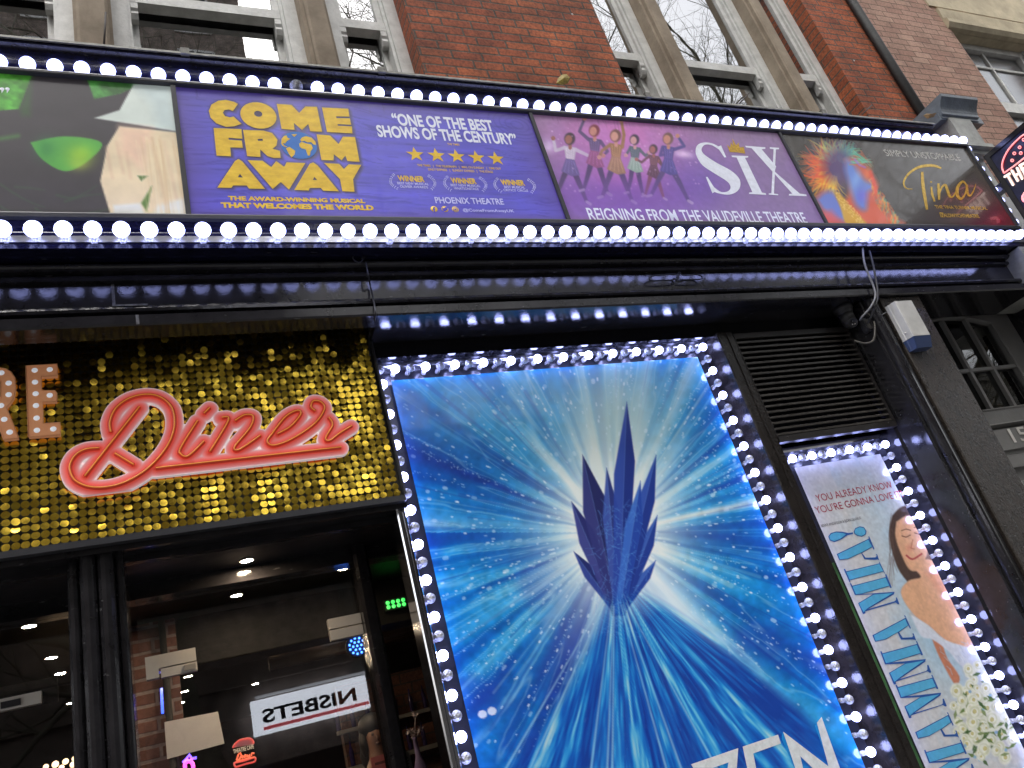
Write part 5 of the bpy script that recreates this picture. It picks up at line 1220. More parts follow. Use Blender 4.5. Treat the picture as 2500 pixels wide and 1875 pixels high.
# ice spires: plain faceted shards, dark above, streaked below
shard_base = (1512, 1500)
for ang_, len_, wd_, c1_, c2_ in ((-40, 190, 30, (50, 66, 140), (38, 46, 104)), (30, 160, 26, (56, 92, 176), (40, 66, 150)), (-27, 300, 44, (60, 66, 132), (44, 48, 106)), (17, 260, 36, (54, 88, 172), (38, 60, 140)), (-17, 400, 60, (52, 56, 116), (40, 44, 94)), (9, 400, 44, (50, 80, 166), (36, 56, 134)), (-9, 360, 40, (62, 84, 160), (46, 56, 120)), (-2, 520, 50, (48, 72, 156), (36, 52, 126)), (5, 330, 40, (60, 104, 190), (40, 70, 156))):
    an_ = math.radians(ang_ + 4); ux, uy = math.sin(an_), -math.cos(an_); vx_, vy_ = -uy, ux
    q0 = shard_base; tp = (q0[0] + ux * len_, q0[1] + uy * len_); sh1 = (q0[0] + ux * len_ * 0.72 + vx_ * wd_ / 2, q0[1] + uy * len_ * 0.72 + vy_ * wd_ / 2); sh2 = (q0[0] + ux * len_ * 0.66 - vx_ * wd_ / 2, q0[1] + uy * len_ * 0.66 - vy_ * wd_ / 2)
    b1_ = (q0[0] + vx_ * wd_ * 0.3, q0[1] + vy_ * wd_ * 0.3); b2_ = (q0[0] - vx_ * wd_ * 0.3, q0[1] - vy_ * wd_ * 0.3)
    s.poly([tp, sh1, b1_, b2_, sh2], c1_, 0.97, 1.6); s.poly([tp, sh1, b1_, q0], c2_, 0.97, 1.2); s.stroke([tp, q0], 1.5, (120, 166, 220), 0.35, 1.1)
CX2, CY2 = 1500.0, 1395.0
a2 = np.arctan2(s.py - CY2, s.px - CX2); r2 = np.hypot(s.px - CX2, s.py - CY2)
skirt = (s.py > CY2 + 20) & (np.abs(a2 - 1.52) < 0.66 + 0.0)
d_, in_, _ = s.dist(np.array([(1460, 1440), (1572, 1430), (1650, 1480), (1790, 1580), (1960, 1720), (2120, 1900), (1220, 1900), (1320, 1760), (1395, 1640), (1445, 1530)], float), np.nonzero(np.ones_like(s.px, bool)), True)
in_ = in_.reshape(s.px.shape)
v1 = vnoise(a2 * 22, r2 / 500, 81); v2 = vnoise(a2 * 60, r2 / 70, 82); v3 = vnoise(a2 * 130, r2 / 40, 83)
sk = ramp3(0.5 * v1 + 0.3 * v2 + 0.2 * v3, [(0.25, (22, 54, 142)), (0.45, (22, 92, 182)), (0.58, (36, 136, 206)), (0.70, (100, 184, 218)), (0.84, (180, 212, 212))])
w_ = (np.where(in_, np.clip((r2 - 30) / 120, 0, 1), 0) * np.clip(d_.reshape(s.px.shape) / 30, 0, 1) * 0.9)[..., None]; s.c += (sk - s.c) * w_
for i in range(260):                                # frost feathers on the shards
    x = rp.normal(1510, 34); y = rp.uniform(1230, 1560)
    if not (1440 < x < 1600): continue
    a = rp.uniform(0, 6.28); l_ = rp.uniform(6, 26)
    s.stroke([(x, y), (x + l_ * math.cos(a), y + l_ * math.sin(a))], 1.8, (96, 160, 222), rp.uniform(0.2, 0.55), 1.1, 0.6)
for i in range(8):
    a = 1.57 + rp.uniform(-0.55, 0.6); s.stroke([(1500 + 60 * math.cos(a), 1420 + 60 * math.sin(a)), (1500 + 560 * math.cos(a), 1420 + 560 * math.sin(a))], 1.5, (176, 216, 226), 0.6, 2, 6)
for x, y in ((1178, 1744), (1201, 1736)): s.ell(x, y, 11, 10, (206, 216, 230), 0.95, 0.2)
po_ = thing('poster', (2.07, PD, -0.95), 'tall glossy blue poster of icy rays bursting round dark ice spires, in the large case', 'poster')
pr = s.build('print', printed('gloss_poster', 0.16, 0.30, spec=0.6, coat=0.3), po_)
ZZ = zc(1600, 1750, 4.424)
ice = simple('frosted_letter_face', L3(206, 208, 206), 0.3, vary=0.15, vscale=30, col2=L3(225, 228, 228), emit=L3(205, 208, 208), estr=0.25); iceb = simple('letter_blue_side', L3(20, 130, 200), 0.3, emit=L3(20, 130, 200), estr=0.25)
b = MB(); PF = PD - 0.002
for q in ([(1365, 205), (1380, 160), (1560, 553), (1500, 553), (1365, 240)], [(1722, 95), (1755, 75), (1960, 620), (1890, 553)]): MB().flat(poly(PF, ZZ(*q)), PF).build('letter_side', iceb, po_)
b = MB(); PF = PD - 0.003
b.flat(poly(PF, ZZ((385, 513), (895, 338), (880, 553), (780, 553), (790, 492), (620, 553), (410, 553))), PF)
b.flat(poly(PF, ZZ((943, 322), (1325, 192), (1356, 288), (1058, 395), (1100, 620), (1010, 640))), PF)
b.flat(poly(PF, ZZ((1380, 160), (1870, 535), (1745, 65), (1795, 0), (2010, 600), (1850, 700), (1565, 425), (1610, 620), (1540, 640))), PF)
b.build('title_lettering', ice, po_)

# narrow white poster
MD = 3.402
s = Sheet(MD, 3.391, 4.098, -0.98, 0.964, 190, 460, (206, 204, 200))
s.blend(np.clip((fbm(s.X * 9, s.Z * 9, 91) - 0.42) * 2.2, 0, 0.6), (186, 202, 210))
s.glow(2215, 1400, 60, 260, (176, 202, 216), 0.7, -25); s.glow(2280, 1560, 50, 140, (150, 192, 214), 0.6, -25); s.blend(np.where(s.px + 0.0 < 2075 + (s.py - 1270) * 0.40, 0.75, 0.0) * np.clip(1 - np.abs(s.py - 2000) / 5000, 0, 1), (208, 206, 202))
ZM = zc(1900, 1050, 2.0117)
# a plain figure: oval head turned away, dark hair, shoulders, white wrap, bouquet
skin, skin2, hair = (224, 172, 132), (206, 138, 100), (82, 66, 58)
s.poly(ZM(*catmull([(560, 420), (610, 375), (690, 380), (750, 450), (770, 560), (760, 680), (720, 780), (690, 800), (600, 700), (560, 600), (545, 500), (560, 420)], 5)), hair, 1, 2)
s.poly(ZM(*catmull([(580, 450), (640, 420), (710, 460), (735, 560), (720, 640), (680, 690), (640, 680), (600, 600), (575, 520), (580, 450)], 5)), skin, 1, 2)
s.glow(2252, 1330, 22, 40, (222, 176, 142), 0.6, -20)
s.poly(ZM(*catmull([(640, 660), (760, 640), (850, 800), (900, 900), (980, 1080), (900, 1090), (760, 980), (660, 900), (602, 800), (640, 740), (700, 720), (640, 660)], 5)), skin, 1, 2)
s.poly(ZM((720, 700), (780, 700), (880, 860), (850, 880)), skin2, 0.5, 6); s.poly(ZM((650, 900), (760, 980), (900, 1090), (840, 1060), (700, 960)), skin2, 0.5, 6)
s.poly(ZM(*catmull([(750, 1010), (800, 1040), (830, 1120), (890, 1210), (870, 1250), (820, 1170), (780, 1090), (750, 1010)], 4)), (196, 126, 96), 1, 2)
s.poly(ZM(*catmull([(650, 905), (740, 960), (820, 1030), (980, 1080), (1040, 1100), (1090, 1200), (1000, 1210), (900, 1160), (840, 1090), (760, 1030), (700, 1010), (650, 905)], 4)), (212, 216, 222), 1, 2)
for i in range(40):
    x, y = rp.uniform(780, 1040), rp.uniform(1040, 1180); s.stroke(ZM((x, y), (x + rp.uniform(5, 26), y + rp.uniform(8, 30))), 2.2, (178, 190, 208), 0.5, 1.2)
for i in range(340):
    x, y = rp.normal(1035, 95), rp.normal(1380, 140)
    if x < 860 or y < 1150 or (x - 1030) ** 2 / 170 ** 2 + (y - 1380) ** 2 / 260 ** 2 > 1: continue
    k_ = rp.random()
    if k_ < 0.45:
        a = rp.uniform(0, 3.14); s.poly(ZM((x - 24 * math.cos(a), y - 24 * math.sin(a)), (x + 9 * math.sin(a), y - 9 * math.cos(a)), (x + 24 * math.cos(a), y + 24 * math.sin(a)), (x - 9 * math.sin(a), y + 9 * math.cos(a))), tuple(rp.choice([[96, 122, 62], [70, 98, 56], [128, 146, 90]])), 0.9, 1)
    elif k_ < 0.9:
        c_ = ZM((x, y))[0]; R_ = rp.uniform(9, 17)
        for q, col in ((1.0, (226, 226, 206)), (0.75, (206, 208, 170)), (0.55, (232, 232, 214)), (0.3, (196, 186, 120))): s.ell(c_[0] + rp.uniform(-2, 2), c_[1] + rp.uniform(-2, 2), R_ * q, R_ * q * 1.15, col, 0.9, 0.25)
    else: s.ell(*ZM((x, y))[0], 4, 4, (140, 178, 204), 0.9, 0.4)
for fx_, fy_ in ((628, 520), (690, 505)):
    s.stroke(ZM((fx_ - 20, fy_), (fx_, fy_ + 6), (fx_ + 20, fy_ - 4)), 2.6, (96, 62, 52), 0.8, 1); s.stroke(ZM((fx_ - 22, fy_ - 26), (fx_, fy_ - 34), (fx_ + 22, fy_ - 28)), 2.6, (92, 62, 50), 0.7, 1)
s.stroke(ZM((660, 540), (652, 580), (668, 584)), 2.4, (168, 106, 80), 0.8, 1.2)
s.stroke(ZM(*catmull([(630, 616), (660, 634), (704, 608)], 4)), 4.5, (170, 70, 70), 0.9, 1.2)
s.glow(2220, 1338, 9, 9, (212, 130, 104), 0.5); s.glow(2256, 1328, 9, 9, (212, 130, 104), 0.5)
for i in range(60):
    x0_ = rp.uniform(556, 640); y0_ = rp.uniform(400, 640); s.stroke(ZM((x0_ - 14, y0_), (x0_ - 20, y0_ + 60), (x0_ + rp.uniform(-30, 14), y0_ + 130)), 1.8, (104, 82, 72), 0.35, 1) if x0_ < 585 else None
s.c *= (0.94 + 0.12 * fbm(s.X * 60, s.Z * 60, 97, 2))[..., None]
pm = thing('poster', (3.74, MD, -0.98), 'narrow white poster with blue upright lettering, a woman in white and a bouquet', 'poster')
s.build('print', printed('gloss_poster_white', 0.16, 0.14, spec=0.6, coat=0.3), pm)
MF = MD - 0.002
b = Lines('red_lettering', simple('crimson_ink', L3(176, 52, 72), 0.3, vary=0.1), pm)
b.text('YOU ALREADY KNOW', MF, ZM((192, 350))[0], ZM((567, 285))[0], ZM((180, 316))[0], 0.0)
b.text("YOU'RE GONNA LOVE IT!", MF, ZM((188, 408))[0], ZM((618, 330))[0], ZM((176, 374))[0], 0.0)
b = MB(); b.text('BENNY ANDERSSON & BJ\u00d6RN ULVAEUS\u2019', MF, ZM((213, 476))[0], ZM((410, 437))[0], ZM((211, 463))[0], 0.0); b.build('small_lettering', simple('grey_ink', L3(70, 66, 70), 0.3), pm)
A1 = zc(2000, 1270, 5.35); A2 = zc(2080, 1500, 4.425)
def shapes(f, A): return [f(*q) for q in A]
AA = [[(228, 442), (648, 240), (640, 212), (654, 210), (722, 372), (712, 388), (695, 352), (560, 428), (608, 490), (735, 485), (752, 466), (742, 445), (756, 442), (786, 528), (766, 512), (735, 516), (590, 510), (548, 430), (380, 508), (262, 520)]]
II = [[(320, 640), (338, 634), (352, 668), (790, 562), (776, 546), (788, 540), (864, 704), (850, 690), (838, 672), (398, 785), (410, 810), (396, 812)]]
MM_ = [[(400, 826), (416, 822), (432, 856), (870, 742), (860, 708), (876, 704), (948, 880), (930, 886), (918, 862), (560, 965), (985, 935), (975, 968), (640, 1160), (985, 1058), (1004, 1040), (1000, 1010), (1016, 1008), (1048, 1096), (1030, 1100), (1000, 1074), (600, 1192), (606, 1216), (572, 1226), (508, 1084), (700, 968), (466, 978)]]
BANG = [[(450, 150), (470, 105), (530, 80), (585, 92), (618, 140), (612, 185), (560, 215), (500, 205), (460, 180)], [(118, 215), (150, 168), (220, 148), (300, 150), (380, 168), (440, 158), (442, 180), (370, 195), (290, 250), (200, 286), (140, 266)]]
L2 = {'A': [(220, 225), (580, 36), (562, 14), (574, 8), (636, 145), (628, 158), (610, 120), (510, 192), (548, 252), (650, 246), (664, 230), (652, 208), (666, 204), (696, 286), (680, 274), (656, 270), (530, 272), (492, 196), (372, 268), (250, 296)],
      'M': [(305, 402), (318, 395), (330, 420), (704, 318), (690, 292), (702, 286), (768, 436), (752, 444), (740, 424), (430, 520), (798, 482), (790, 512), (510, 700), (800, 612), (816, 596), (812, 548), (826, 546), (858, 624), (842, 632), (818, 614), (472, 728), (478, 754), (452, 758), (400, 632), (570, 530), (358, 540)]}
off_ = (166, 364)
lets = shapes(A1, AA + II + MM_ + BANG) + shapes(A2, [L2['A'], L2['M'], [(x + off_[0], y + off_[1]) for x, y in L2['M']], [(x + 462, y + 1050 - 2) for x, y in [(220, 225), (580, 36), (562, 14), (574, 8), (636, 145), (628, 158), (610, 120), (510, 192), (548, 252), (650, 246), (664, 230), (652, 208), (666, 204), (696, 286), (680, 274), (656, 270), (530, 272), (492, 196), (372, 268), (250, 296)]], [(x + 474, y + 1056 + 10) for x, y in L2['M']]])
def inset(pts, d):
    n = len(pts); ar = sum(pts[i][0] * pts[(i + 1) % n][1] - pts[(i + 1) % n][0] * pts[i][1] for i in range(n)); sg = 1 if ar > 0 else -1; out = []
    for i in range(n):
        p0_, p1_, p2_ = Vector(pts[i - 1]), Vector(pts[i]), Vector(pts[(i + 1) % n])
        a = (p1_ - p0_).normalized(); c = (p2_ - p1_).normalized(); na = Vector((-a.y, a.x)) * sg; nc = Vector((-c.y, c.x)) * sg; m_ = na + nc
        k_ = d / max(0.35, 1 + na.dot(nc)); out.append((p1_.x + m_.x * k_, p1_.y + m_.y * k_))
    return out
b = MB(); b2 = MB()
for q in lets:
    w_ = poly(MF, q); b.flat(w_, MF)
deep = simple('deep_blue_ink', L3(44, 92, 166), 0.3, vary=0.1, emit=L3(44, 92, 166), estr=0.06)
b.build('title_lettering', deep, pm)
sky_ink = simple('sky_blue_ink', L3(92, 178, 214), 0.3, vary=0.12, vscale=30, emit=L3(92, 178, 214), estr=0.08)
FILL = [A1(*q) for q in ([(245, 447), (640, 256), (690, 345), (555, 420), (375, 502), (270, 510)], [(355, 678), (785, 573), (838, 664), (400, 778)], [(435, 866), (868, 752), (915, 855), (560, 958), (480, 968)], [(520, 1088), (712, 972), (960, 952), (630, 1150), (580, 1200)], [(462, 150), (478, 112), (530, 92), (580, 102), (606, 142), (600, 180), (556, 205), (505, 196), (470, 176)], [(132, 215), (158, 178), (222, 160), (320, 172), (350, 182), (280, 240), (200, 274), (148, 258)])]
F2_ = [[(236, 228), (575, 50), (604, 118), (505, 186), (368, 262), (256, 286)], [(330, 430), (700, 330), (740, 416), (430, 514), (368, 528)], [(412, 634), (576, 534), (776, 500), (500, 694), (460, 730)]]
FILL += [A2(*q) for q in F2_] + [A2(*[(x + off_[0], y + off_[1]) for x, y in q]) for q in F2_[1:]] + [A2(*[(x + 462, y + 1048) for x, y in F2_[0]])] + [A2(*[(x + 474, y + 1066) for x, y in q]) for q in F2_[1:]]
b = MB()
for q in FILL: b.flat(poly(MF - 0.0012, q), MF - 0.0012)
b.build('title_fill', sky_ink, pm)

# ------------------------------------------------------------------ vent, alarm box, camera, cables
k_ = 3.265 / 3.3
lv = thing('louvre_vent', (3.69, 3.28, 1.1), 'black slatted louvre vent above the narrow white poster', 'vent')
lx0, lx1, lz0, lz1 = 3.232, 4.185, 1.083, 1.80
ix0, ix1, iz0, iz1 = 3.262 * k_, 4.21 * k_, 1.132 * k_, 1.765
b = MB(); b.box(lx0, ix0, 3.262, 3.30, lz0, lz1); b.box(ix1, lx1, 3.262, 3.30, lz0, lz1); b.box(ix0, ix1, 3.262, 3.30, lz0, iz0); b.box(ix0, ix1, 3.262, 3.30, iz1, lz1)
for x, z in ((3.30, 1.107), (4.12, 1.107)): b.ball((x, 3.262, z), 0.006, 8, (1, .5, 1))
b.build('frame', simple('satin_black_frame', (0.028, 0.025, 0.024), 0.28, vary=0.3, bump=[(60, 0.2)], dist=0.004), lv)
b = MB(); n = 18; ps = (iz1 - iz0) / n
for i in range(n):
    z = iz0 + i * ps + 0.004
    b.profx([(3.270, z), (3.266, z + 0.003), (3.266, z + 0.013), (3.271, z + 0.016), (3.318, z + ps * 0.98), (3.322, z + ps * 0.98 - 0.004), (3.278, z + 0.004), (3.270, z)], ix0 - 0.003, ix1 + 0.003)
b.build('slats', simple('gloss_slat', (0.06, 0.054, 0.048), 0.24, vary=0.4, vscale=4, bump=[(14, 0.15)], rvar=0.08), lv)
b = MB(); b.box(ix0, ix1, 3.35, 3.36, iz0, iz1); b.build('inner_back', M['dark'], lv)

ZA = zc(1980, 700, 6.9125)
pA = lambda x, y, D: P(*ZA((x, y))[0], D)
xl = pA(1270, 312, 3.06)[0]; xc = pA(1412, 265, 3.005)[0]; xr = pA(1710, 240, 3.0)[0]; ztop = pA(1560, 232, 3.0)[2]; zb = pA(1900, 815, 3.0)[2]
al = thing('alarm_box', ((xl + xr) / 2, 3.05, zb), 'white alarm box with a blue base on the worn brown pilaster', 'alarm box')
sec = [(xl, 3.078), (xl, 3.055), (xl + 0.004, 3.048), (xc, 3.004), (xc + 0.01, 3.0), (xr - 0.006, 3.0), (xr, 3.006), (xr, 3.078)]
b = MB(); b.profz(sec, zb, ztop); b.profz([(x if x < xc else x, d) for x, d in sec], ztop - 0.002, ztop)
b.build('cover', simple('white_plastic', (0.62, 0.61, 0.57), 0.4, vary=0.12, vscale=12, bump=[(30, 0.08)]), al)
b = MB(); c_ = ((xl + xr) / 2, 3.078)
low = [(c_[0] + (x - c_[0]) * 0.9, c_[1] + (d - c_[1]) * 0.72) for x, d in sec]
n = len(sec); zl = zb - 0.075
b.add([(x, d, zb - 0.003) for x, d in sec] + [(x, d, zl) for x, d in low], [(i, (i + 1) % n, n + (i + 1) % n, n + i) for i in range(n)] + [tuple(range(n)), tuple(range(2 * n - 1, n - 1, -1))])
b.build('base', simple('blue_plastic', (0.06, 0.09, 0.2), 0.3, vary=0.1), al)
q_ = pA(1585, 795, 3.03); b = MB(); b.ball((q_[0], q_[1] - 0.004, q_[2]), 0.0075, 10); b.build('screw', M['steel'], al)

c0 = PZ(2072, 752, 1.893)
cy_ = min(max(c0[1], 3.12), 3.25); cc = P(2074, 786, cy_)
cam_t = thing('security_camera', (cc[0], cy_, 1.8), 'dark dome security camera hung under the fascia above the vent', 'camera')
pl_m = simple('grey_black_plastic', (0.035, 0.034, 0.033), 0.45, vary=0.2, bump=[(120, 0.1)])
b = MB(); b.lathe((cc[0], cy_, 1.896), (0, 0, -1), [(0.062, 0), (0.062, 0.018), (0.055, 0.022), (0.053, 0.03), (0.047, 0.05)], 24); b.build('base', pl_m, cam_t)
bz = cc[2]; R_ = 0.043
b = MB(); b.ball((cc[0], cy_, bz), R_, 22); b.lathe((cc[0], cy_, 1.85), (0, 0, -1), [(0.047, 0), (0.045, 1.85 - bz)], 20); b.build('ball', pl_m, cam_t)
dv_ = Vector((-0.32, -0.75, -0.55)).normalized(); fc = Vector((cc[0], cy_, bz)) + dv_ * (R_ * 0.86)
b = MB(); b.lathe(fc, dv_, [(0.030, 0), (0.031, 0.010), (0.027, 0.013), (0.026, 0.009), (0.0, 0.009)], 22); b.build('face_ring', M['frame'], cam_t)
u_ = dv_.cross(Vector((0, 0, 1))).normalized(); w2 = u_.cross(dv_)
b = MB(); b.ball(fc + dv_ * 0.010 + u_ * 0.004 + w2 * (0.008), 0.009, 12); b.build('lens', simple('lens_glass', (0.01, 0.01, 0.012), 0.05), cam_t)
for s_ in (-1, 1):
    b = MB(); b.ball(fc + dv_ * 0.011 + u_ * (0.008 * s_) - w2 * 0.010, 0.0045, 8); b.build('infrared_led', M['steel'], cam_t)
jx = P(2117, 793, 3.14)
jb_ = thing('junction_box', (jx[0], 3.14, jx[2]), 'small grey junction box tangled in cables beside the dome camera', 'junction box')
b = MB(); b.bbox(jx[0] - 0.028, jx[0] + 0.028, 3.13, 3.17, jx[2] - 0.05, jx[2] + 0.045, 0.012); b.build('case', M['frame'], jb_)
b = MB(); b.bbox(jx[0] - 0.02, jx[0] + 0.02, 3.122, 3.13, jx[2] - 0.038, jx[2] + 0.033, 0.008); b.build('lid', simple('brown_grey_lid', (0.06, 0.055, 0.05), 0.4), jb_)
def cable(name, px, D, r, mat, label, n=8):
    Ds = D if isinstance(D, (list, tuple)) else [D] * len(px)
    pts = [P(x, y, d) for (x, y), d in zip(px, Ds)]
    b = MB(); b.tube(catmull(pts, n), r, 8); return tag(b.build(name, mat), label, 'cable')
greyc = simple('grey_cable_sheath', (0.2, 0.2, 0.2), 0.5, vary=0.1); blackc = simple('black_cable_sheath', (0.02, 0.02, 0.021), 0.4, vary=0.2)
cable('cable', [(2105, 600), (2110, 640), (2121, 672), (2133, 700), (2137, 725), (2124, 752), (2106, 772), (2100, 782)], [3.02, 3.02, 3.02, 3.02, 3.02, 3.03, 3.07, 3.10], 0.0065, greyc, 'pale grey cable looping down from the marquee to the dome camera')
cable('cable', [(2122, 612), (2131, 645), (2138, 680), (2143, 720), (2138, 745), (2126, 775), (2118, 790)], [3.03, 3.03, 3.03, 3.03, 3.03, 3.08, 3.12], 0.0065, blackc, 'black cable hanging beside the pale grey cable at the dome camera')
cable('cable', [(2108, 760), (2130, 775), (2136, 800), (2132, 830), (2112, 838), (2086, 832)], [3.12, 3.115, 3.11, 3.11, 3.12, 3.14], 0.006, simple('dusty_cable', (0.11, 0.10, 0.08), 0.6, vary=0.3), 'dusty cable curling under the grey junction box')
cable('cable', [(2126, 768), (2145, 772), (2164, 762)], [3.11, 3.09, 3.06], 0.003, greyc, 'thin grey wire running from the junction box to the white alarm box')
cable('cable', [(893, 640), (899, 672), (905, 702), (914, 745), (917, 772), (909, 800), (901, 825), (903, 868)], [3.08, 3.08, 3.125, 3.035, 3.035, 3.22, 3.28, 3.28], 0.004, blackc, 'thin black cable dropping over the fascia at the edge of the gold sequins')
cable('cable', [(862, 612), (870, 606), (893, 604), (897, 615), (880, 640), (862, 632), (868, 618), (888, 612), (884, 632)], 3.07, 0.003, blackc, 'tangled loop of thin black cable under the marquee above the gold sequins')
cable('cable_clip_rod', [(1585, 680), (1596, 673), (1650, 670), (1652, 682), (1594, 685), (1585, 680)], 3.115, 0.004, blackc, 'black wire loop fixed on the fascia above the large blue poster', 3)
cable('cable_clip_rod', [(1652, 678), (1658, 665), (1668, 672), (1700, 670), (1714, 676), (1708, 682), (1660, 683)], 3.115, 0.004, blackc, 'knotted black wire on the fascia right of the plain wire loop', 3)

# ------------------------------------------------------------------ projecting burger sign at the right edge
XS = 6.15
def PX_(px, py, X):
    d = ray(px, py); t = X / d[0]; return (d[1] * t, d[2] * t)
b = MB()
tl_ = PX_(2404, 383, XS); D_b = tl_[0]; z_t = tl_[1]
hs_ = thing('projecting_sign', (XS + 0.08, D_b, 2.2), 'dark navy projecting sign with red neon bun outline and studded capitals, at the right edge', 'sign')
b.box(XS, XS + 0.16, D_b - 1.15, D_b, z_t - 1.2, z_t); b.build('box', simple('dark_navy_panel', (0.014, 0.016, 0.04), 0.22, vary=0.5, vscale=5, col2=(0.03, 0.035, 0.10)), hs_)
b = MB()
for (d0, d1, z0_, z1_) in ((D_b - 0.035, D_b + 0.004, z_t - 1.2, z_t + 0.004), (D_b - 1.15, D_b - 0.035, z_t - 0.035, z_t + 0.004)): b.box(XS - 0.012, XS + 0.17, d0, d1, z0_, z1_)
b.build('rim', M['black'], hs_)
ZH = zc(2380, 250, 4.74)
def on_side(pts, X): return [(X,) + PX_(x, y, X) for x, y in pts]
b = MB(); b.tube(on_side(ZH(*(catmull([(690, 330), (570, 372), (480, 445), (390, 545), (332, 655), (315, 745), (336, 818)], 6))), XS - 0.012), 0.006, 8)
b.tube(on_side(ZH((336, 818), (460, 730), (569, 645), (700, 560)), XS - 0.012), 0.006, 8); b.build('bun_outline', lamp('red_neon_tube', (1.0, 0.10, 0.09), 1.6), hs_)
for x, y in ((432, 672), (457, 590), (518, 520), (532, 587), (566, 432)):
    b = MB(); b.tube(on_side(ZH(*[(x + 15 * math.cos(a), y + 15 * math.sin(a)) for a in np.linspace(0, 6.28, 12)]), XS - 0.012), 0.004, 6); b.build('seed', bpy.data.materials['red_neon_tube'], hs_)
cop = lamp('lit_copper', (0.75, 0.36, 0.22), 0.7); wsp = lamp('letter_stud', (1.0, 0.85, 0.7), 1.6)
def sidestroke(b, a, c, w):
    (x0_, y0_), (x1_, y1_) = a, c; dx_, dy_ = x1_ - x0_, y1_ - y0_; l_ = math.hypot(dx_, dy_); nx_, ny_ = -dy_ / l_ * w / 2, dx_ / l_ * w / 2
    q = on_side(ZH((x0_ + nx_, y0_ + ny_), (x1_ + nx_, y1_ + ny_), (x1_ - nx_, y1_ - ny_), (x0_ - nx_, y0_ - ny_)), XS - 0.014)
    r2_ = [(XS - 0.002, d, z) for _, d, z in q]
    b.add(q + r2_, [(0, 1, 2, 3), (0, 1, 5, 4), (1, 2, 6, 5), (2, 3, 7, 6), (3, 0, 4, 7)])
for ch, segs in (('T', [((342, 862), (404, 822)), ((380, 852), (442, 958))]), ('H', [((424, 786), (496, 912)), ((484, 756), (546, 888)), ((462, 846), (514, 820))]), ('E', [((520, 726), (590, 850)), ((515, 730), (600, 690)), ((540, 775), (600, 745)), ((575, 840), (640, 800))])):
    b = MB()
    for a, c in segs: sidestroke(b, a, c, 30)
    lt = b.build('letter', cop, hs_)
    b = MB()
    for a, c in segs:
        nn = max(2, int(math.hypot(a[0] - c[0], a[1] - c[1]) / 22))
        for i in range(nn + 1):
            t = i / nn; b.ball(on_side(ZH((a[0] + (c[0] - a[0]) * t, a[1] + (c[1] - a[1]) * t)), XS - 0.016)[0], 0.006, 6)
    o = b.build('studs', wsp, lt); o['kind'] = 'stuff'
b = MB(); b.tube(on_side(ZH(*catmull([(590, 1040), (560, 1090), (565, 1130), (600, 1150)], 4)), XS - 0.012), 0.012, 8); b.build('script_neon', bpy.data.materials['red_neon_tube'], hs_)
for zo in (0.30, 0.95): MB().box(XS + 0.03, XS + 0.11, D_b, 3.12, z_t - zo, z_t - zo + 0.06).build('bracket', M['black'], hs_)

# ------------------------------------------------------------------ grey door at the right
gd = thing('panelled_door', (5.5, 3.45, -1.6), 'grey panelled door with arched glazing bars and metal digits, right of the brown pilaster', 'door')
f_ = 3.45 / 3.5
greyp = simple('grey_door_paint', (0.2, 0.195, 0.185), 0.45, vary=0.12, bump=[(50, 0.1)])
gx0, gx1 = 5.13 * f_, 6.02 * f_; gb, sp_z, ap = 1.18 * f_, 1.82 * f_, 1.955 * f_
arch = [(gx1 + (gx0 - gx1) * t, sp_z + (ap - sp_z) * math.sin(math.pi * (0.12 + 0.76 * t)) ** 0.8) for t in np.linspace(0, 1, 15)]
hole = [(gx0, gb), (gx1, gb)] + arch
b = MB(); b.prism([(4.74, 1.075 * f_), (6.16, 1.075 * f_), (6.16, 2.06), (4.74, 2.06)], 3.45, 3.50, [hole]); 
b.tube([(x, 3.452, z) for x, z in hole + hole[:1]], 0.010, 6)
b.build('glazed_frame', greyp, gd)
b = MB()
for x in (5.22, 5.49, 5.755): b.box(x * f_ - 0.014, x * f_ + 0.014, 3.456, 3.486, gb, (sp_z if x < 5.3 else ap - 0.02))
b.box(gx0, gx1, 3.458, 3.484, 1.495 * f_, 1.52 * f_); b.build('glazing_bar', greyp, gd)
b = MB(); b.box(gx0 - 0.01, gx1 + 0.01, 3.490, 3.493, gb - 0.01, ap + 0.01); b.build('door_pane', glass('hall_glass', 0.10), gd)
b = MB(); b.profx([(3.5, 1.075 * f_), (3.44, 1.072 * f_), (3.435, 1.062 * f_), (3.485, 1.045 * f_), (3.485, 1.032 * f_), (3.452, 1.028 * f_), (3.452, 0.875 * f_), (3.475, 0.868 * f_), (3.475, 0.84 * f_), (3.445, 0.83 * f_), (3.445, 0.745 * f_), (3.48, 0.74 * f_), (3.48, 0.655 * f_), (3.45, 0.645 * f_), (3.45, 0.20), (3.475, 0.19), (3.475, -1.2), (3.45, -1.21), (3.45, -1.6), (3.5, -1.6), (3.5, 1.075 * f_)], 4.74, 6.16); b.build('lower_panel', greyp, gd)
b = MB(); b.textw('15', 3.446, 5.425, 5.61, 0.905, 1.008, 0.01); b.build('digits', M['steel'], gd)
b = MB(); b.box(4.74, 6.5, 4.6, 4.62, 0.3, 2.2); b.build('hall_back', simple('hall_wall', (0.5, 0.5, 0.46), 0.8, vary=0.25), gd)
orn = [(2255, 848, 14, 22), (2270, 930, 8, 30), (2283, 985, 8, 26), (2370, 880, 22, 14), (2390, 958, 9, 22), (2440, 975, 18, 10), (2476, 960, 7, 26), (2410, 1000, 26, 8), (2305, 795, 20, 10), (2330, 790, 10, 14)]
tn = simple('tan_ornament', (0.30, 0.20, 0.11), 0.6, vary=0.4, vscale=30)
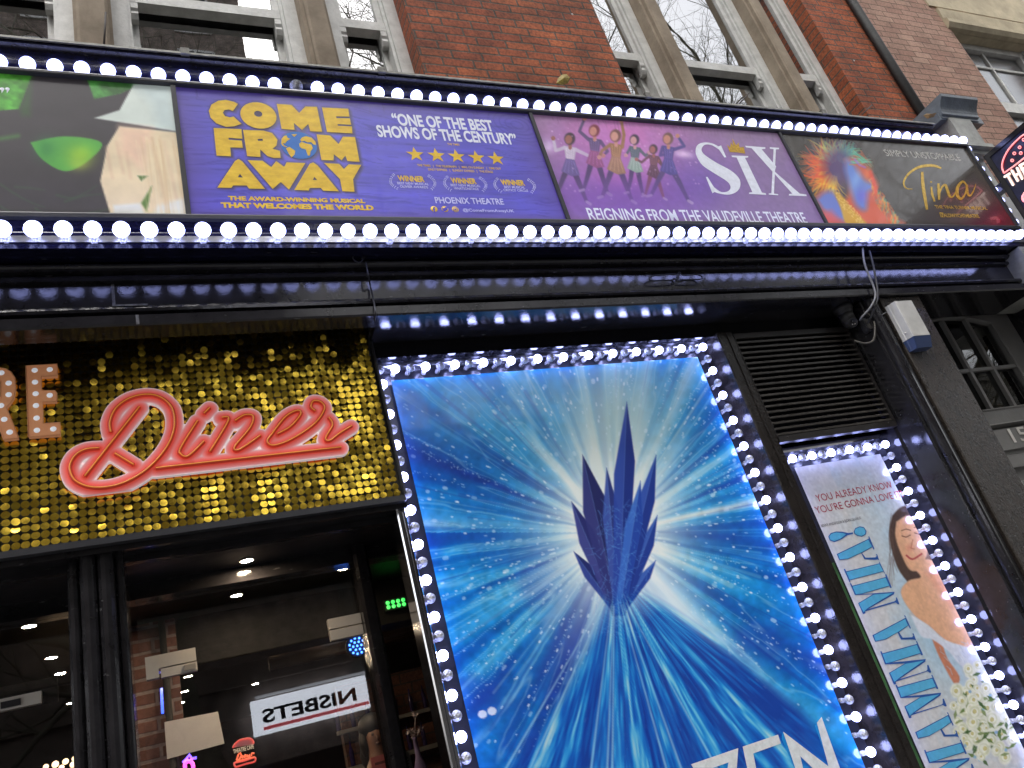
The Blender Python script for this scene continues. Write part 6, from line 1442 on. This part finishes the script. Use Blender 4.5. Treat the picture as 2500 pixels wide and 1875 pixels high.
for x, y, w_, h_ in orn[:8]:
    a = P(x, y, 3.75); s1 = 0.0022
    b = MB(); b.lathe((a[0], 3.75, a[2] - h_ * s1), (0, 0, 1), [(w_ * s1 * 0.7, 0), (w_ * s1, h_ * s1 * 0.6), (w_ * s1 * 0.5, h_ * s1 * 1.2), (w_ * s1 * 0.75, h_ * s1 * 1.7), (0.0, h_ * s1 * 2.1)], 8)
    tag(b.build('ornament', tn), 'small tan ornament standing behind the arched panes of the grey door', 'ornament', 'ornaments behind the grey door')
b = MB(); b.box(4.78, 6.1, 3.70, 3.80, 1.15, 1.165); b.box(4.78, 6.1, 3.70, 3.80, 1.49, 1.50); tag(b.build('glass_shelf', M['doorglass']), 'glass shelves behind the arched panes of the grey door', 'shelf')
b = MB(); b.profz([(6.16, 3.5), (6.16, 3.40), (6.19, 3.39), (6.20, 3.30), (6.26, 3.295), (6.27, 3.2), (6.7, 3.2), (6.7, 3.5)], -1.6, 1.95); tag(b.build('door_pillar', M['black']), 'black moulded pillar at the far right of the grey door', 'pillar')
b = MB(); b.box(4.74, 6.2, 3.2, 3.46, 1.93, 1.96); b.build('door_canopy', M['soffit'], sf)

# ------------------------------------------------------------------ things on the ledge and the brick
def rod(px, D, label):
    b = MB(); b.tube([P(*px[0], D), P(*px[1], D)], 0.005, 6); tag(b.build('bird_spike', simple('rusty_rod', (0.05, 0.04, 0.035), 0.7) if 'rusty_rod' not in bpy.data.materials else bpy.data.materials['rusty_rod']), label, 'spike', 'thin rods on the cornice ledge')
rod([(254, 108), (258, 30)], 3.2, 'thin rusty rod standing before the leftmost stone mullion'); rod([(853, 162), (862, 127)], 3.2, 'thin rod before the narrow window left of the wide brick pier')
rod([(1806, 252), (1829, 227)], 3.2, 'thin leaning rod before the wide window right of the brick pier'); rod([(2104, 280), (2128, 257)], 3.2, 'thin leaning rod before the narrow brick pier at the right')
def leaf(pts, D, mat, label):
    n = len(pts); b = MB(); v = [P(x, y, D) for x, y in pts]; c = (sum(q[0] for q in v) / n, D - 0.015, sum(q[2] for q in v) / n)
    b.add(v + [c] + [(x, d + 0.001, z) for x, d, z in v] + [(c[0], c[1] + 0.001, c[2])], [(i, (i + 1) % n, n) for i in range(n)] + [((i + 1) % n + n + 1, i + n + 1, 2 * n + 1) for i in range(n)])
    tag(b.build('fallen_leaf', mat), label, 'leaf')
leaf([(1358, 203), (1363, 190), (1372, 182), (1384, 181), (1392, 190), (1388, 202), (1374, 207)], 3.03, simple('yellow_leaf', (0.30, 0.22, 0.03), 0.6, vary=0.5, vscale=60), 'yellow green leaf caught on the cornice edge under the brick pier')
leaf([(1384, 205), (1390, 192), (1397, 181), (1393, 192)], 3.03, simple('leaf_stalk', (0.10, 0.06, 0.03), 0.6), 'brown stalk of the leaf caught on the cornice edge')
leaf([(2254, 282), (2262, 277), (2276, 279), (2287, 275), (2280, 285), (2264, 290)], 2.95, simple('brown_leaf', (0.22, 0.13, 0.05), 0.7, vary=0.4, vscale=50), 'dry brown leaf curled against the grey console cap')
for (x, y), lab in (((1397, 35), 'small white plug in the wide brick pier near its top right'), ((2085, 148), 'small white plug in the narrow brick pier beside the drainpipe')):
    b = MB(); q = P(x, y, WD); b.ball((q[0], WD, q[2]), 0.009, 8, (1, 0.6, 1)); tag(b.build('wall_plug', M['sash']), lab, 'plug')

# ------------------------------------------------------------------ people and table things inside
def skinbody(name, verts, edges, radii, mat, parent):
    me = bpy.data.meshes.new('t'); o0 = wloc(parent); me.from_pydata([W(*v) - o0 for v in verts], edges, []); ob_ = bpy.data.objects.new('t', me); link(ob_)
    md = ob_.modifiers.new('s', 'SKIN'); sub = ob_.modifiers.new('u', 'SUBSURF'); sub.levels = 1; sub.render_levels = 1
    for i, r in enumerate(radii): me.skin_vertices[0].data[i].radius = (r, r) if not isinstance(r, tuple) else r
    me.skin_vertices[0].data[0].use_root = True
    dg = bpy.context.evaluated_depsgraph_get(); dg.update(); m2 = bpy.data.meshes.new_from_object(ob_.evaluated_get(dg)); bpy.data.objects.remove(ob_)
    m2.name = name; m2.materials.clear(); m2.materials.append(mat); m2.polygons.foreach_set('use_smooth', [True] * len(m2.polygons))
    o = bpy.data.objects.new(name, m2); link(o); o.parent = parent; return o
hp = P(914, 1796, 5.6); hx, hD, hz = hp
pe = thing('person', (hx, hD, -1.6), 'dark haired person in a dark top holding a striped menu behind the door glass', 'person')
sk_ = simple('warm_skin', (0.22, 0.11, 0.07), 0.5, vary=0.1); drk = simple('dark_top', (0.02, 0.018, 0.022), 0.8)
S_ = 1.0
V = [(hx, hD, hz - 0.80), (hx, hD, hz - 0.55), (hx, hD, hz - 0.36), (hx, hD, hz - 0.25), (hx, hD, hz - 0.13), (hx, hD, hz - 0.03), (hx, hD, hz + 0.07),
     (hx - 0.17, hD, hz - 0.30), (hx - 0.21, hD - 0.03, hz - 0.55), (hx - 0.06, hD - 0.24, hz - 0.46), (hx + 0.17, hD, hz - 0.30), (hx + 0.21, hD - 0.03, hz - 0.55), (hx + 0.07, hD - 0.24, hz - 0.44),
     (hx - 0.09, hD, hz - 1.22), (hx - 0.10, hD, hz - 1.62), (hx + 0.09, hD, hz - 1.22), (hx + 0.10, hD, hz - 1.62)]
E_ = [(0, 1), (1, 2), (2, 3), (3, 4), (4, 5), (5, 6), (3, 7), (7, 8), (8, 9), (3, 10), (10, 11), (11, 12), (0, 13), (13, 14), (0, 15), (15, 16)]
skinbody('body', V, E_, [.13, .125, .13, .09, .045, (.072, .082), .07, .06, .045, .032, .06, .045, .032, .075, .05, .075, .05], sk_, pe)
b = MB(); b.ball((hx, hD + 0.028, hz + 0.06), 0.092, 16, (1.02, 1.0, 0.95)); b.ball((hx - 0.07, hD + 0.02, hz - 0.03), 0.04, 12, (0.8, 1, 2.2)); b.ball((hx + 0.07, hD + 0.02, hz - 0.03), 0.04, 12, (0.8, 1, 2.2)); b.ball((hx, hD + 0.085, hz - 0.10), 0.085, 14, (1.15, 0.6, 1.5)); b.build('hair', simple('dark_hair', (0.012, 0.009, 0.008), 0.5), pe)
b = MB(); b.lathe((hx, hD, hz - 1.0), (0, 0, 1), [(0.17, 0), (0.15, 0.3), (0.165, 0.6), (0.15, 0.72), (0.06, 0.80), (0.05, 0.82)], 20)
for s1 in (-1, 1): b.tube([(hx + 0.12 * s1, hD, hz - 0.28), (hx + 0.18 * s1, hD, hz - 0.31), (hx + 0.21 * s1, hD - 0.03, hz - 0.55), (hx + 0.12 * s1, hD - 0.16, hz - 0.49)], [0.075, 0.075, 0.062, 0.05], 10)
b.build('top', drk, pe)
b = MB()
for s1 in (-1, 1): b.ball((hx + 0.028 * s1, hD - 0.074, hz + 0.008), 0.011, 8)
b.ball((hx, hD - 0.09, hz - 0.02), 0.013, 8, (0.8, 1, 1.4)); b.ball((hx, hD - 0.072, hz - 0.052), 0.02, 8, (1, 0.5, 0.35)); b.build('face_features', simple('face_dark', (0.10, 0.045, 0.03), 0.5), pe)
b = MB(); b.box(hx - 0.11, hx + 0.11, hD - 0.29, hD - 0.285, hz - 0.40, hz - 0.13)
mn = b.build('menu', simple('menu_red', (0.40, 0.10, 0.10), 0.5, vary=0.2)); tag(mn, 'red striped menu held up by the dark haired person', 'menu')
b = MB()
for i in range(5): b.box(hx - 0.09, hx + 0.09, hD - 0.2915, hD - 0.2902, hz - 0.18 - i * 0.045, hz - 0.165 - i * 0.045)
b.build('stripe', simple('menu_dark', (0.10, 0.02, 0.02), 0.5), mn)
vx = P(1018, 1830, 4.4)
vs_ = thing('vase', (vx[0], 4.4, vx[2] - 0.2), 'slim lilac lit bottle vase of dried flowers in the side pane', 'vase')
b = MB(); b.lathe((vx[0], 4.4, vx[2] - 0.2), (0, 0, 1), [(0.030, 0), (0.034, 0.02), (0.034, 0.11), (0.014, 0.17), (0.011, 0.25), (0.014, 0.26)], 14); b.build('bottle', simple('lilac_glass', (0.25, 0.20, 0.38), 0.25, vary=0.2), vs_)
fl_m = simple('dried_flower', (0.36, 0.30, 0.32), 0.8, vary=0.3, vscale=40)
for px, py in ((1002, 1786), (1014, 1745), (1012, 1792), (1028, 1780)):
    c = P(px, py, 4.4); b = MB(); rr2 = random.Random(px)
    for i in range(30):
        a = Vector((rr2.gauss(0, 1), rr2.gauss(0, 0.7), rr2.gauss(0, 1.2))).normalized() * rr2.uniform(0.015, 0.032); t_ = a.orthogonal().normalized() * 0.004
        b.add([Vector(c) + a * 0.2 - t_, Vector(c) + a * 0.2 + t_, Vector(c) + a], [(0, 1, 2)])
    b.tube([c, (vx[0], 4.4, vx[2] + 0.05)], 0.002, 4); b.build('flower', fl_m, vs_)
b = MB(); b.prism(poly(4.02, [(971, 1843), (999, 1832), (1012, 1890), (982, 1890)]), 4.02, 4.022); nt_ = b.build('notice', simple('white_card_small', (0.42, 0.42, 0.40), 0.6)); tag(nt_, 'small white notice card on the side pane near the bottom', 'card')
b = MB()
for i in range(4): b.prism(poly(4.018, [(977 + i * 1.5, 1855 + i * 7), (996 + i * 1.5, 1848 + i * 7), (997 + i * 1.5, 1851 + i * 7), (978 + i * 1.5, 1858 + i * 7)]), 4.0175, 4.0185)
b.build('print_lines', simple('card_print', (0.05, 0.05, 0.05), 0.6), nt_)
